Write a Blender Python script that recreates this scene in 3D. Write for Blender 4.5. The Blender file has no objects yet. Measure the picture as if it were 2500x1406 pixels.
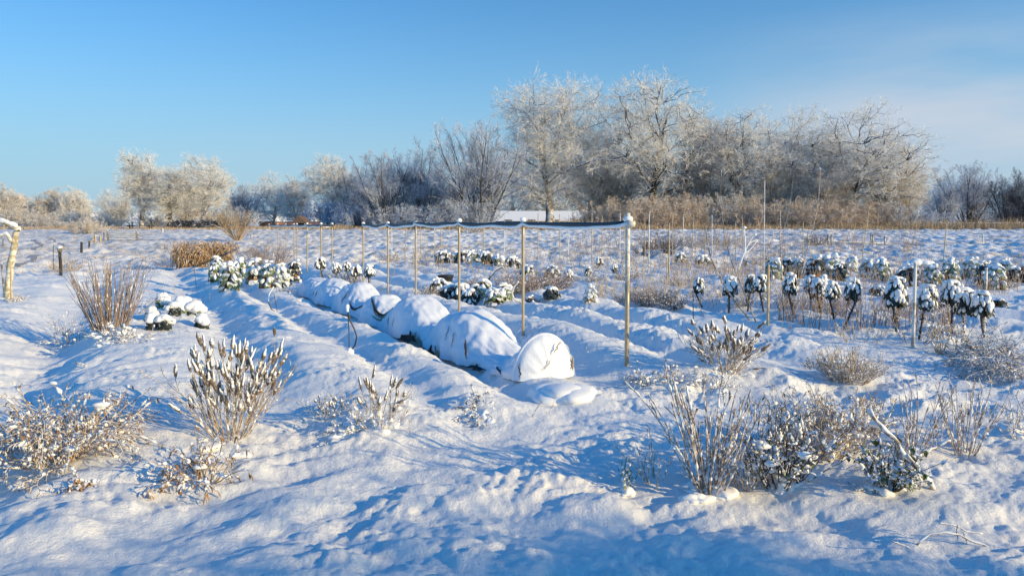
import bpy, math, random
import numpy as np
from mathutils import Vector
random.seed(7)
rng = np.random.default_rng(11)
scene = bpy.context.scene
C = scene.collection
R = math.radians
PI = math.pi

# ------------------------------------------------------------------ camera
EYE = 1.65
F = 1800.0                      # focal length in photograph pixels (2500 wide)
HOR = 548.0
PITCH = math.atan((703 - HOR) / F)
cam_d = bpy.data.cameras.new('camera'); cam = bpy.data.objects.new('camera', cam_d); C.objects.link(cam)
cam.location = (0, 0, EYE); cam.rotation_euler = (PI / 2 - PITCH, 0, 0)
cam_d.sensor_width = 36; cam_d.lens = 36 * F / 2500; cam_d.clip_start = 0.05; cam_d.clip_end = 6000
scene.camera = cam
cp, sp = math.cos(PITCH), math.sin(PITCH)

def smooth(a, b, x):
    t = np.clip((x - a) / (b - a), 0, 1); return t * t * (3 - 2 * t)

def rise(x, y):
    d = np.maximum(np.asarray(y, float), 0)
    return 1.2 * np.clip((d - 22) / 73, 0, 1) ** 1.15

def ray(px, py):
    a = (px - 1250) / F; b = (703 - py) / F
    return np.array([a, cp + b * sp, -sp + b * cp])          # camera ray in world axes

def G(px, py):
    """the ground point seen at photograph pixel (px, py)"""
    r = ray(px, py); t = 1.0; lo = 0.5; hi = 400.0
    for _ in range(60):
        t = (lo + hi) / 2
        if EYE + r[2] * t < rise(r[0] * t, r[1] * t): hi = t
        else: lo = t
    return np.array([r[0] * t, r[1] * t])

def at(px, py, Y):
    r = ray(px, py); t = Y / r[1]
    return np.array([r[0] * t, Y, EYE + r[2] * t])

# ------------------------------------------------------------------ noise
def _h(ix, iy, s):
    n = (ix * 374761393 + iy * 668265263 + s * 974711) & 0xffffffff
    n = ((n ^ (n >> 13)) * 1274126177) & 0xffffffff
    return ((n ^ (n >> 16)) & 0xffff) / 65535.0

def noise(x, y, s=0):
    ix = np.floor(x).astype(np.int64); iy = np.floor(y).astype(np.int64)
    fx = x - ix; fy = y - iy
    ux = fx * fx * fx * (fx * (fx * 6 - 15) + 10); uy = fy * fy * fy * (fy * (fy * 6 - 15) + 10)
    def g(dx, dy):
        a = _h(ix + dx, iy + dy, s) * 2 * PI
        return np.cos(a) * (fx - dx) + np.sin(a) * (fy - dy)
    a = g(0, 0); b = g(1, 0); c = g(0, 1); d = g(1, 1)
    return ((a + (b - a) * ux) + ((c + (d - c) * ux) - (a + (b - a) * ux)) * uy) * 1.5

# ------------------------------------------------------------------ snow surface
RA = R(27)
DV = np.array([-math.sin(RA), math.cos(RA)])      # along the beds, away from the camera
DU = np.array([math.cos(RA), math.sin(RA)])       # across the beds
SHA = R(72)                                       # long axis of the wind ripples
SV = np.array([math.sin(SHA), math.cos(SHA)])
def uv(x, y): return x * DU[0] + y * DU[1], x * DV[0] + y * DV[1]
def xy(u, v): return np.array([u * DU[0] + v * DV[0], u * DU[1] + v * DV[1]])

MOUNDS = []      # (x, y, radius, height) heaps and hollows
def mound(px, py, r, h):
    g = G(px, py); MOUNDS.append((g[0], g[1], r, h))

BEDS = [(0.15, 0.75, .09), (1.72, .46, .11), (2.72, .38, .10), (3.62, .40, .05), (4.95, .44, .13), (6.05, .44, .14), (7.15, .44, .14),
        (8.35, .5, .10), (9.5, .5, .10), (10.7, .5, .10), (12.0, .55, .10), (13.3, .55, .09), (14.6, .55, .08), (16, .6, .07)]
def H(x, y):
    x = np.asarray(x, float); y = np.asarray(y, float)
    u, v = uv(x, y)
    wob = noise(v * .22, u * .5, 3) * .16 + noise(v * 1.3, u * 1.1, 4) * .07
    z = np.zeros_like(x)
    for c, w, a in BEDS:
        d = (u - c + wob) / w
        vs = 5.2 if c < 5 else 5.6
        k = smooth(vs - 1.2, vs + 2.6, v + noise(u * 1.2, v * .4, 9) * .6) * (1 - smooth(24, 30, v))
        pr = np.exp(-np.abs(d) ** 3.0)
        z += 1.95 * a * k * pr * 1.08 * (1 + .25 * noise(v * .9, u, 8))
    # trodden path to the left of the beds, with the hollow along its edge
    dist = np.hypot(x, y)
    nearm = 1 - smooth(18, 32, dist)
    z += (.12 * smooth(-1.35, -2.0, u) - .10 * np.exp(-((u + 1.0) / .35) ** 2)) * nearm * smooth(3.0, 5.5, v)
    s = x * SV[0] + y * SV[1]; q = x * SV[1] - y * SV[0]
    nf = 1 - smooth(14, 30, dist)
    bedk = smooth(4.8, 6.2, v) * smooth(-.8, .2, u) * nf          # calmer snow on the raked beds
    z -= .07 * np.exp(-((u - 3.12) / .22) ** 2) * smooth(5.5, 6.5, v) * nf
    wx = x + .12 * noise(x * 1.3, y * 1.3, 26); wy = y + .12 * noise(x * 1.3, y * 1.3, 27)
    s = wx * SV[0] + wy * SV[1]; q = wx * SV[1] - wy * SV[0]
    z += .028 * noise(x * .55, y * .55, 20) * (1 - .6 * bedk)
    z += .028 * noise(s * .95, q * 1.9, 21) * (1 - .65 * bedk)
    z += .022 * noise(s * 2.0, q * 3.4, 22) * (1 - .35 * bedk)
    b1 = np.abs(noise(s * 3.0, q * 5.5, 23)); b2 = np.abs(noise(s * 6.5, q * 11, 24)); b3 = noise(s * 15, q * 24, 28)
    patch = .55 + .9 * smooth(-.25, .35, noise(x * .8, y * .8, 29))
    z += patch * (.024 * noise(s * 3.1, q * 6.0, 36) + .013 * b1 + .016 * b2 + .0100 * b3) * (.35 + .65 * nf)
    z += .060 * (1 - .35 * bedk) * patch * (1 - np.abs(noise(s * .9 + 5, q * 2.4, 35)) * 2) * nf * .5
    z += .0016 * noise(x * 42, y * 42, 25) * (1 - smooth(6, 11, dist))
    # footprints and lumps of the trodden strip in front
    fr = 1 - smooth(4.6, 6.0, v)
    n1 = noise(x * 1.7 + 3, y * 1.9, 30)
    z -= .040 * fr * smooth(-.1, .70, n1)
    n2 = noise(x * 4.3 + 9, y * 4.3, 31)
    z += .012 * fr * smooth(.05, .45, n2)
    z += .030 * fr * noise(x * .9 + 1, y * 1.3, 33)
    # rough frosted grass of the meadow behind
    far = smooth(16, 34, dist)
    z += far * (.17 * noise(x * .8, y * .55, 40) + .11 * noise(x * 2.3, y * 1.7, 41) + .04 * np.abs(noise(x * 6, y * 5, 42)))
    # snow lying over low crops between the beds on the right
    rb = smooth(7, 9, u) * smooth(9, 12, v) * (1 - far)
    z += rb * (.06 * np.abs(noise(x * 2.6, y * 2.6, 44)))
    for mx, my, r, h in MOUNDS:
        dd = ((x - mx) ** 2 + (y - my) ** 2) / (r * r)
        m = dd < 9
        if np.any(m):
            z = z + h * .5 * np.exp(-np.where(m, dd, 50) * 1.1)
    return z + rise(x, y)

# ------------------------------------------------------------------ materials
def nodes_of(name):
    m = bpy.data.materials.new(name); m.use_nodes = True
    nt = m.node_tree; nt.nodes.clear()
    o = nt.nodes.new('ShaderNodeOutputMaterial'); b = nt.nodes.new('ShaderNodeBsdfPrincipled')
    nt.links.new(b.outputs[0], o.inputs[0])
    return m, nt, b
def N(nt, t, **k):
    n = nt.nodes.new(t)
    for a, v in k.items(): setattr(n, a, v)
    return n
def math_n(nt, op, a, b=None, clamp=False):
    n = N(nt, 'ShaderNodeMath', operation=op); n.use_clamp = clamp
    for i, v in enumerate((a, b)):
        if v is None: continue
        if isinstance(v, (int, float)): n.inputs[i].default_value = v
        else: nt.links.new(v, n.inputs[i])
    return n.outputs[0]
def mixc(nt, f, a, b):
    n = N(nt, 'ShaderNodeMix', data_type='RGBA')
    for i, v in ((0, f), (6, a), (7, b)):
        if isinstance(v, (int, float)): n.inputs[i].default_value = v
        elif isinstance(v, tuple): n.inputs[i].default_value = (*v, 1)
        else: nt.links.new(v, n.inputs[i])
    return n.outputs[2]
def noise_n(nt, scale, detail=3, rough=.55, vec=None):
    n = N(nt, 'ShaderNodeTexNoise'); n.inputs['Scale'].default_value = scale
    n.inputs['Detail'].default_value = detail; n.inputs['Roughness'].default_value = rough
    if vec is None:
        g = N(nt, 'ShaderNodeNewGeometry'); vec = g.outputs['Position']
    nt.links.new(vec, n.inputs['Vector'])
    return n.outputs[0]
def ramp(nt, f, a, b):
    if a > b: return math_n(nt, 'SUBTRACT', 1.0, ramp(nt, f, b, a))
    n = N(nt, 'ShaderNodeMapRange'); n.interpolation_type = 'SMOOTHSTEP'
    nt.links.new(f, n.inputs[0]); n.inputs[1].default_value = a; n.inputs[2].default_value = b
    return n.outputs[0]

SNOW = (.95, .925, .885)
def mat_ground():
    m, nt, b = nodes_of('snow_ground')
    g = N(nt, 'ShaderNodeNewGeometry'); P = g.outputs['Position']
    sx = N(nt, 'ShaderNodeSeparateXYZ'); nt.links.new(P, sx.inputs[0])
    far = ramp(nt, sx.outputs['Y'], 17, 40)
    veryfar = ramp(nt, sx.outputs['Y'], 80, 94)
    n1 = noise_n(nt, 1.1, 6, .7, P); n2 = noise_n(nt, .16, 3, .6, P)
    grass = math_n(nt, 'MULTIPLY', ramp(nt, math_n(nt, 'ADD', n1, math_n(nt, 'MULTIPLY', math_n(nt, 'SUBTRACT', n2, .5), .5)), .47, .66), far)
    grass = math_n(nt, 'MULTIPLY', grass, .75)
    c = mixc(nt, grass, SNOW, (.42, .33, .23))
    leftwarm = math_n(nt, 'MULTIPLY', ramp(nt, sx.outputs['X'], -1, -14), math_n(nt, 'MULTIPLY', far, .30))
    c = mixc(nt, leftwarm, c, (.62, .52, .42))
    nt.links.new(c, b.inputs['Base Color'])
    b.inputs['Roughness'].default_value = .62
    b.inputs['Specular IOR Level'].default_value = .35
    b1 = N(nt, 'ShaderNodeBump'); b1.inputs['Strength'].default_value = .9; b1.inputs['Distance'].default_value = .022
    nt.links.new(noise_n(nt, 34, 6, .72, P), b1.inputs['Height'])
    b2 = N(nt, 'ShaderNodeBump'); b2.inputs['Strength'].default_value = .35; b2.inputs['Distance'].default_value = .004
    nt.links.new(noise_n(nt, 260, 2, .7, P), b2.inputs['Height']); nt.links.new(b1.outputs[0], b2.inputs['Normal'])
    nt.links.new(b2.outputs[0], b.inputs['Normal'])
    return m
def mat_snow(name='snow', col=SNOW, bump=.006, scale=60):
    m, nt, b = nodes_of(name)
    b.inputs['Base Color'].default_value = (*col, 1); b.inputs['Roughness'].default_value = .65
    b.inputs['Specular IOR Level'].default_value = .3
    bp = N(nt, 'ShaderNodeBump'); bp.inputs['Strength'].default_value = .6; bp.inputs['Distance'].default_value = bump
    nt.links.new(noise_n(nt, scale, 5, .7), bp.inputs['Height']); nt.links.new(bp.outputs[0], b.inputs['Normal'])
    return m
def mat_frost(name, dark, frost=(.72, .70, .68), amount=.5, up=.25, scale=6.0, rough=.8, upamt=1.0, sheen=None):
    """bark / stalk colour, hoar frost in patches, snow where the surface faces up"""
    m, nt, b = nodes_of(name)
    g = N(nt, 'ShaderNodeNewGeometry')
    nz = noise_n(nt, scale, 3, .65, g.outputs['Position'])
    f = ramp(nt, nz, .62 - amount * .45, .82 - amount * .45)
    f = math_n(nt, 'MULTIPLY', f, min(1, .35 + amount))
    dk = mixc(nt, noise_n(nt, scale * 3.1, 2, .6, g.outputs['Position']), tuple(c * .65 for c in dark), tuple(min(1, c * 1.35) for c in dark))
    c = mixc(nt, f, dk, frost)
    s = N(nt, 'ShaderNodeSeparateXYZ'); nt.links.new(g.outputs['Normal'], s.inputs[0])
    u_ = math_n(nt, 'ADD', s.outputs['Z'], math_n(nt, 'MULTIPLY', math_n(nt, 'SUBTRACT', nz, .5), .9))
    c = mixc(nt, math_n(nt, 'MULTIPLY', ramp(nt, u_, up, up + .25), upamt), c, (.84, .85, .87))
    nt.links.new(c, b.inputs['Base Color'])
    b.inputs['Roughness'].default_value = rough; b.inputs['Specular IOR Level'].default_value = .25
    return m
def mat_plain(name, col, rough=.6, metal=0.0, var=.25, scale=20):
    m, nt, b = nodes_of(name)
    c = mixc(nt, noise_n(nt, scale, 3), tuple(x * (1 - var) for x in col), tuple(min(1, x * (1 + var)) for x in col))
    nt.links.new(c, b.inputs['Base Color']); b.inputs['Roughness'].default_value = rough; b.inputs['Metallic'].default_value = metal
    return m
M = dict(
    ground=mat_ground(), snow=mat_snow(),
    oak_bark=mat_frost('oak_bark', (.17, .13, .095), (.62, .58, .53), .40, .15, 1.2),
    dark_bark=mat_frost('dark_bark', (.05, .045, .042), (.35, .34, .34), .2, .35, 1.5),
    hoar=mat_frost('hoar_twigs', (.49, .40, .28), (.92, .85, .73), .66, .3, .9),
    hoar_warm=mat_frost('warm_twigs', (.45, .34, .22), (.86, .76, .62), .55, .4, .9),
    hoar_blue=mat_frost('shade_tinted_twigs', (.24, .245, .28), (.68, .71, .78), .55, .5, .5),  # blue of shade painted into the twig colour, chiefly for the middle clump
    twig_dark=mat_frost('dark_twigs', (.06, .06, .07), (.30, .32, .36), .35, .6, .8),
    bramble=mat_frost('bramble_twigs', (.55, .42, .30), (.82, .73, .63), .48, .8, 1.5),
    straw=mat_frost('straw', (.40, .27, .14), (.75, .68, .58), .32, .5, 20),
    stem=mat_frost('dry_stem', (.37, .26, .155), (.84, .77, .67), .40, .42, 45),
    stem_red=mat_frost('reddish_stem', (.27, .18, .125), (.74, .67, .61), .32, .55, 45),
    spike=mat_frost('seed_spike', (.17, .12, .08), (.62, .56, .50), .30, .45, 60),
    stem_dark=mat_frost('dark_stem', (.085, .06, .042), (.55, .53, .5), .2, .5, 40),
    frost_stem=mat_frost('frosted_stem', (.27, .19, .13), (.80, .76, .72), .45, .30, 35),
    kale=mat_frost('kale_leaf', (.036, .042, .034), (.55, .6, .65), .12, .75, 25, .5),
    green=mat_frost('green_leaf', (.10, .14, .035), (.62, .66, .6), .30, .50, 30, .5),
    palegreen=mat_frost('pale_leaf', (.20, .22, .06), (.75, .76, .68), .45, .35, 30, .5),
    brownleaf=mat_frost('brown_leaf', (.26, .13, .04), (.6, .5, .4), .2, .6, 25),
    reed=mat_frost('reed_leaf', (.36, .21, .09), (.72, .63, .52), .32, .6, 12),
    cane=mat_frost('bamboo', (.48, .36, .20), (.75, .70, .62), .30, .7, 9, .5),
    cane_frost=mat_frost('frosted_cane', (.36, .30, .22), (.78, .76, .74), .6, .7, 9, .6),
    pole=mat_plain('pole_metal', (.48, .37, .23), .42, .35, .35, 14),
    pole_frost=mat_frost('frosted_pole', (.52, .44, .32), (.84, .82, .78), .5, .8, 16, .5),
    hose=mat_plain('black_hose', (.018, .019, .022), .45),
    plastic=mat_plain('white_plastic', (.70, .66, .56), .5),
    rubber=mat_plain('black_plastic', (.02, .022, .025), .5),
    fleece=mat_snow('fleece', (.80, .82, .86), .010, 45),
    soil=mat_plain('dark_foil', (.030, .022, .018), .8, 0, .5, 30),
    fleece_dirty=mat_plain('bare_fleece', (.32, .24, .15), .8, 0, .5, 30),
    trunk_lime=mat_frost('lichen_bark', (.40, .32, .17), (.80, .76, .66), .50, .2, 9),
    wood=mat_frost('grey_wood', (.17, .14, .11), (.6, .58, .56), .35, .45, 12),
    wood_dark=mat_frost('dark_wood', (.045, .04, .036), (.5, .5, .5), .15, .5, 12),
    brick=mat_plain('brick', (.26, .12, .07), .9), wall=mat_plain('white_wall', (.62, .58, .52), .8, 0, .08, 2),
    tile=mat_plain('brown_roof', (.15, .10, .075), .9), metal=mat_plain('galvanised', (.38, .38, .38), .45, .6),
)

# ------------------------------------------------------------------ mesh helpers (numpy)
class MB:
    def __init__(s): s.v = []; s.f = []; s.n = 0
    def add(s, V, Fc):
        V = np.asarray(V, float).reshape(-1, 3); Fc = np.asarray(Fc, np.int64)
        if len(V) == 0 or len(Fc) == 0: return
        s.v.append(V); s.f.append(Fc + s.n); s.n += len(V)
    def build(s, name, mat, parent=None, loc=None, sm=True):
        me = bpy.data.meshes.new(name)
        if s.n:
            V = np.concatenate(s.v)
            if loc is not None: V = V - np.asarray(loc, float)
            me.vertices.add(len(V)); me.vertices.foreach_set('co', V.astype(np.float32).ravel())
            tot = np.concatenate([np.full(len(f), f.shape[1], np.int32) for f in s.f])
            loops = np.concatenate([f.ravel() for f in s.f]).astype(np.int32)
            st = np.concatenate([[0], np.cumsum(tot)[:-1]]).astype(np.int32)
            me.loops.add(len(loops)); me.loops.foreach_set('vertex_index', loops)
            me.polygons.add(len(tot)); me.polygons.foreach_set('loop_start', st)
            try: me.polygons.foreach_set('loop_total', tot)
            except Exception: pass
            me.polygons.foreach_set('use_smooth', np.full(len(tot), sm, bool))
            me.update(calc_edges=True); me.validate()
        me.materials.append(M[mat] if isinstance(mat, str) else mat)
        o = bpy.data.objects.new(name, me); C.objects.link(o)
        if parent is not None: o.parent = parent
        elif loc is not None: o.location = loc
        return o

def nrm(a): return a / np.maximum(np.linalg.norm(a, axis=-1, keepdims=True), 1e-9)
def tubes(mb, P, Rd, s=3, cap=False):
    """P (N,K,3) polylines, Rd (N,K) radii"""
    P = np.asarray(P, float)
    if P.ndim == 2: P = P[None]
    n, K, _ = P.shape
    if n == 0: return
    Rd = np.broadcast_to(np.asarray(Rd, float), (n, K))
    T = np.gradient(P, axis=1) if K > 2 else np.repeat(P[:, 1:] - P[:, :1], 2, axis=1)
    T = nrm(T)
    avg = nrm(P[:, -1] - P[:, 0])
    ref = np.where(np.abs(avg[:, 2:3]) < .8, np.array([[0, 0, 1.]]), np.array([[1., .1, 0]]))
    A = nrm(np.cross(T, ref[:, None, :])); B = np.cross(T, A)
    ang = np.arange(s) * 2 * PI / s
    V = P[:, :, None, :] + Rd[:, :, None, None] * (np.cos(ang)[None, None, :, None] * A[:, :, None, :] + np.sin(ang)[None, None, :, None] * B[:, :, None, :])
    idx = np.arange(n * K * s).reshape(n, K, s)
    a = idx[:, :-1, :]; b = np.roll(idx, -1, axis=2)[:, :-1, :]; c = np.roll(idx, -1, axis=2)[:, 1:, :]; d = idx[:, 1:, :]
    mb.add(V, np.stack([a, b, c, d], -1).reshape(-1, 4))
    if cap:
        base = mb.n - n * K * s
        for e, o in ((0, -1), (K - 1, 1)):
            f = idx[:, e, ::o] + base
            mb.f.append(f.astype(np.int64))
def slivers(mb, P0, P1, w):
    d = nrm(P1 - P0); r = nrm(np.cross(d, rng.normal(size=d.shape)))
    n = len(P0); w = np.broadcast_to(np.asarray(w, float), (n,))[:, None]
    V = np.stack([P0 - r * w, P0 + r * w, P1], 1)
    mb.add(V, np.arange(n * 3).reshape(n, 3))
def ribbons(mb, P, W, side=None):
    n, K, _ = P.shape
    if side is None:
        side = nrm(np.cross(P[:, -1] - P[:, 0], rng.normal(size=(n, 3))))
    W = np.broadcast_to(np.asarray(W, float), (n, K))
    V = np.stack([P - side[:, None] * W[..., None], P + side[:, None] * W[..., None]], 2)
    idx = np.arange(n * K * 2).reshape(n, K, 2)
    f = np.stack([idx[:, :-1, 0], idx[:, :-1, 1], idx[:, 1:, 1], idx[:, 1:, 0]], -1).reshape(-1, 4)
    mb.add(V, f)
def curves(P0, D0, L, K=6, bend=(0, 0, 0), wander=.15, smoothw=True):
    n = len(P0); D = nrm(np.asarray(D0, float)); L = np.broadcast_to(np.asarray(L, float), (n,))
    bend = np.asarray(bend, float)
    P = np.zeros((n, K, 3)); P[:, 0] = P0
    for k in range(1, K):
        D = nrm(D + bend / (K - 1) + rng.normal(size=(n, 3)) * wander)
        P[:, k] = P[:, k - 1] + D * (L / (K - 1))[:, None]
    return P
def taper(r0, r1, K): return np.linspace(0, 1, K)[None, :] * (np.asarray(r1) - np.asarray(r0)).reshape(-1, 1) + np.asarray(r0).reshape(-1, 1)
def sample(P, t):
    """points and tangents on polylines P (N,K,3) at t (N,m)"""
    n, K, _ = P.shape
    x = t * (K - 1); i = np.clip(x.astype(int), 0, K - 2); f = (x - i)[..., None]
    ar = np.arange(n)[:, None]
    a = P[ar, i]; b = P[ar, i + 1]
    return a + (b - a) * f, nrm(b - a)
def branch(P, Rr, m, t0, t1, ang, lf, K=5, wander=.15, bend=(0, 0, 0), rf=.5, env=None, up=0.0, minr=.004, flat=0.0, L=None):
    n, Kp, _ = P.shape
    t = t0 + (t1 - t0) * (np.arange(m)[None, :] + rng.random((n, m))) / m
    Q, T = sample(P, t)
    if L is None:
        L = np.linalg.norm(np.diff(P, axis=1), axis=2).sum(1)
        L = L[:, None] * lf * (1.15 - .75 * t) * rng.uniform(.7, 1.25, (n, m))
    else: L = L * rng.uniform(.6, 1.3, (n, m))
    rx = t * (Kp - 1); i = np.clip(rx.astype(int), 0, Kp - 2); ar = np.arange(n)[:, None]
    rr = (Rr[ar, i] + (Rr[ar, i + 1] - Rr[ar, i]) * (rx - i)) * rf
    perp = nrm(np.cross(T, rng.normal(size=T.shape)))
    a = (ang * rng.uniform(.6, 1.35, (n, m)))[..., None]
    D = T * np.cos(a) + perp * np.sin(a); D[..., 2] = D[..., 2] * (1 - flat) + up
    D = nrm(D).reshape(-1, 3); Q = Q.reshape(-1, 3); L = L.ravel(); rr = np.maximum(rr.ravel(), minr)
    if env is not None:
        k = env(Q + D * L[:, None]); L = L * k
        keep = L > .05 * np.median(L) if len(L) else slice(None)
        D = D[keep]; Q = Q[keep]; L = L[keep]; rr = rr[keep]
    Pc = curves(Q, D, L, K, bend, wander)
    return Pc, taper(rr, np.maximum(rr * .3, minr * .8), K)

_ico = {}
def ico(sub):
    if sub not in _ico:
        import bmesh
        bm = bmesh.new(); bmesh.ops.create_icosphere(bm, subdivisions=sub, radius=1)
        _ico[sub] = (np.array([v.co[:] for v in bm.verts]), np.array([[v.index for v in f.verts] for f in bm.faces])); bm.free()
    return _ico[sub]
def blobs(mb, Cn, Rr, sub=2, rough=.16, flat=None):
    """lumps of snow; Rr (N,3)"""
    Cn = np.asarray(Cn, float).reshape(-1, 3); n = len(Cn)
    if n == 0: return
    V0, F0 = ico(sub)
    Rr = np.broadcast_to(np.asarray(Rr, float), (n, 3)) if np.ndim(Rr) != 1 or len(np.atleast_1d(Rr)) == 3 and n != 3 else np.repeat(np.asarray(Rr)[:, None], 3, 1)
    ph = rng.random((n, 1, 3)) * 40
    k = 1 + rough * (np.sin(V0[None] * 3.1 + ph).sum(-1, keepdims=True) / 1.7 + .5 * np.sin(V0[None] * 6.7 + ph * 1.7).sum(-1, keepdims=True) / 1.7)
    V = V0[None] * k
    a = rng.random(n) * 2 * PI; ca, sa = np.cos(a), np.sin(a)
    V = V * Rr[:, None, :]
    X = V[..., 0] * ca[:, None] - V[..., 1] * sa[:, None]; Y = V[..., 0] * sa[:, None] + V[..., 1] * ca[:, None]
    V = np.stack([X, Y, V[..., 2]], -1) + Cn[:, None, :]
    Fi = (F0[None] + (np.arange(n) * len(V0))[:, None, None]).reshape(-1, 3)
    mb.add(V, Fi)
def box(mb, c, size, rz=0.0):
    sx, sy, sz = [q / 2 for q in size]
    V = np.array([[x, y, z] for z in (-sz, sz) for y in (-sy, sy) for x in (-sx, sx)], float)
    ca, sa = math.cos(rz), math.sin(rz)
    V = np.stack([V[:, 0] * ca - V[:, 1] * sa, V[:, 0] * sa + V[:, 1] * ca, V[:, 2]], 1) + np.asarray(c, float)
    mb.add(V, [[0, 2, 3, 1], [4, 5, 7, 6], [0, 1, 5, 4], [2, 6, 7, 3], [0, 4, 6, 2], [1, 3, 7, 5]])

def tag(o, label=None, cat=None, group=None, kind=None):
    if label: o['label'] = label
    if cat: o['category'] = cat
    if group: o['group'] = group
    if kind: o['kind'] = kind
    return o
def thing(name, label, cat, loc, group=None):
    o = bpy.data.objects.new(name, None); C.objects.link(o)
    o.location = tuple(float(a) for a in loc); o.empty_display_size = .1
    return tag(o, label, cat, group)
def copy_tree(o, loc, rz=0, scale=(1, 1, 1), mats=None):
    c = o.copy(); C.objects.link(c); c.location = loc; c.rotation_euler = (0, 0, rz); c.scale = scale
    for ch in o.children:
        d = ch.copy(); C.objects.link(d); d.parent = c
        if mats:
            mm = mats.get(d.name.split('.')[0])
            if mm: d.material_slots[0].link = 'OBJECT'; d.material_slots[0].material = M[mm]
    return c
ORD = ['first', 'second', 'third', 'fourth', 'fifth', 'sixth', 'seventh', 'eighth', 'ninth', 'tenth', 'eleventh', 'twelfth', 'thirteenth', 'fourteenth',
       'fifteenth', 'sixteenth', 'seventeenth', 'eighteenth', 'nineteenth', 'twentieth', 'twenty-first', 'twenty-second', 'twenty-third', 'twenty-fourth', 'twenty-fifth', 'twenty-sixth', 'twenty-seventh', 'twenty-eighth', 'twenty-ninth', 'thirtieth']
def gz(p): return float(H(np.array([p[0]]), np.array([p[1]]))[0])
def g3(px, py):
    p = G(px, py)
    if p[1] < 24:                       # settle on the real snow relief, not the mean level
        r = ray(px, py); z = gz(p)
        for _ in range(4):
            t = (EYE - z) / -r[2]; p = np.array([r[0] * t, r[1] * t]); z = .5 * z + .5 * gz(p)
    return np.array([p[0], p[1], gz(p)])

# heaps of snow under plants, the heap before the tunnel, hollows in the trodden strip
for a in [(1370, 965, .30, .16), (1440, 985, .22, .07), (1310, 975, .2, .06), (260, 830, .5, .10), (150, 1090, .6, .10), (560, 1060, .35, .08), (470, 1165, .35, .05),
          (470, 815, .42, .16), (410, 800, .4, .06), (920, 1035, .35, .08), (1160, 1010, .25, .06), (1700, 940, .45, .13), (1790, 930, .4, .11), (1880, 945, .35, .12),
          (1750, 1200, .28, .07), (1950, 1190, .24, .10), (1640, 1190, .25, -.05), (2180, 1200, .35, .07), (2080, 925, .45, .09), (2440, 910, .5, .09), (2340, 1100, .3, .08),
          (1490, 1230, .13, .10), (830, 885, .14, .09), (560, 715, .5, .08), (690, 705, .5, .08), (640, 1240, .4, .04), (720, 1225, .3, .05),
          (1260, 1290, .35, -.08), (1400, 1330, .3, .06), (1130, 1370, .12, .07), (870, 1320, .3, -.05), (2050, 1290, .3, -.07), (2170, 1330, .25, .07), (2300, 1340, .3, .07),
          (1980, 1220, .2, .08), (2240, 1300, .25, -.07), (1560, 1270, .25, -.06), (1680, 1340, .22, .06), (1820, 1380, .25, .05), (400, 1290, .6, -.06), (150, 1260, .5, .05), (1900, 770, .6, .05)]:
    mound(*a)

# ------------------------------------------------------------------ the ground sheet
def build_ground():
    az = np.concatenate([np.linspace(-180, -46, 50)[:-1], np.linspace(-46, 46, 1000), np.linspace(46, 180, 50)[1:]]) * PI / 180
    rad = np.concatenate([np.linspace(.25, 1.6, 14)[:-1], np.exp(np.linspace(math.log(1.6), math.log(120), 760)), np.exp(np.linspace(math.log(126), math.log(5000), 30))])
    A, Rr = np.meshgrid(az, rad)
    X = np.sin(A) * Rr; Y = np.cos(A) * Rr
    Z = H(X.ravel(), Y.ravel()).reshape(X.shape)
    nr, na = X.shape
    V = np.stack([X, Y, Z], -1).reshape(-1, 3)
    idx = np.arange(nr * na).reshape(nr, na)
    f = np.stack([idx[:-1, :-1], idx[1:, :-1], idx[1:, 1:], idx[:-1, 1:]], -1)[:, :].reshape(-1, 4)
    f = f[:, ::-1]
    mb = MB(); mb.add(V, f)
    ctr = mb.n; mb.add([[0, 0, float(Z[0].mean())]], np.zeros((0, 3)))
    o = mb.build('ground', 'ground'); tag(o, kind='structure')
build_ground()

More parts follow.
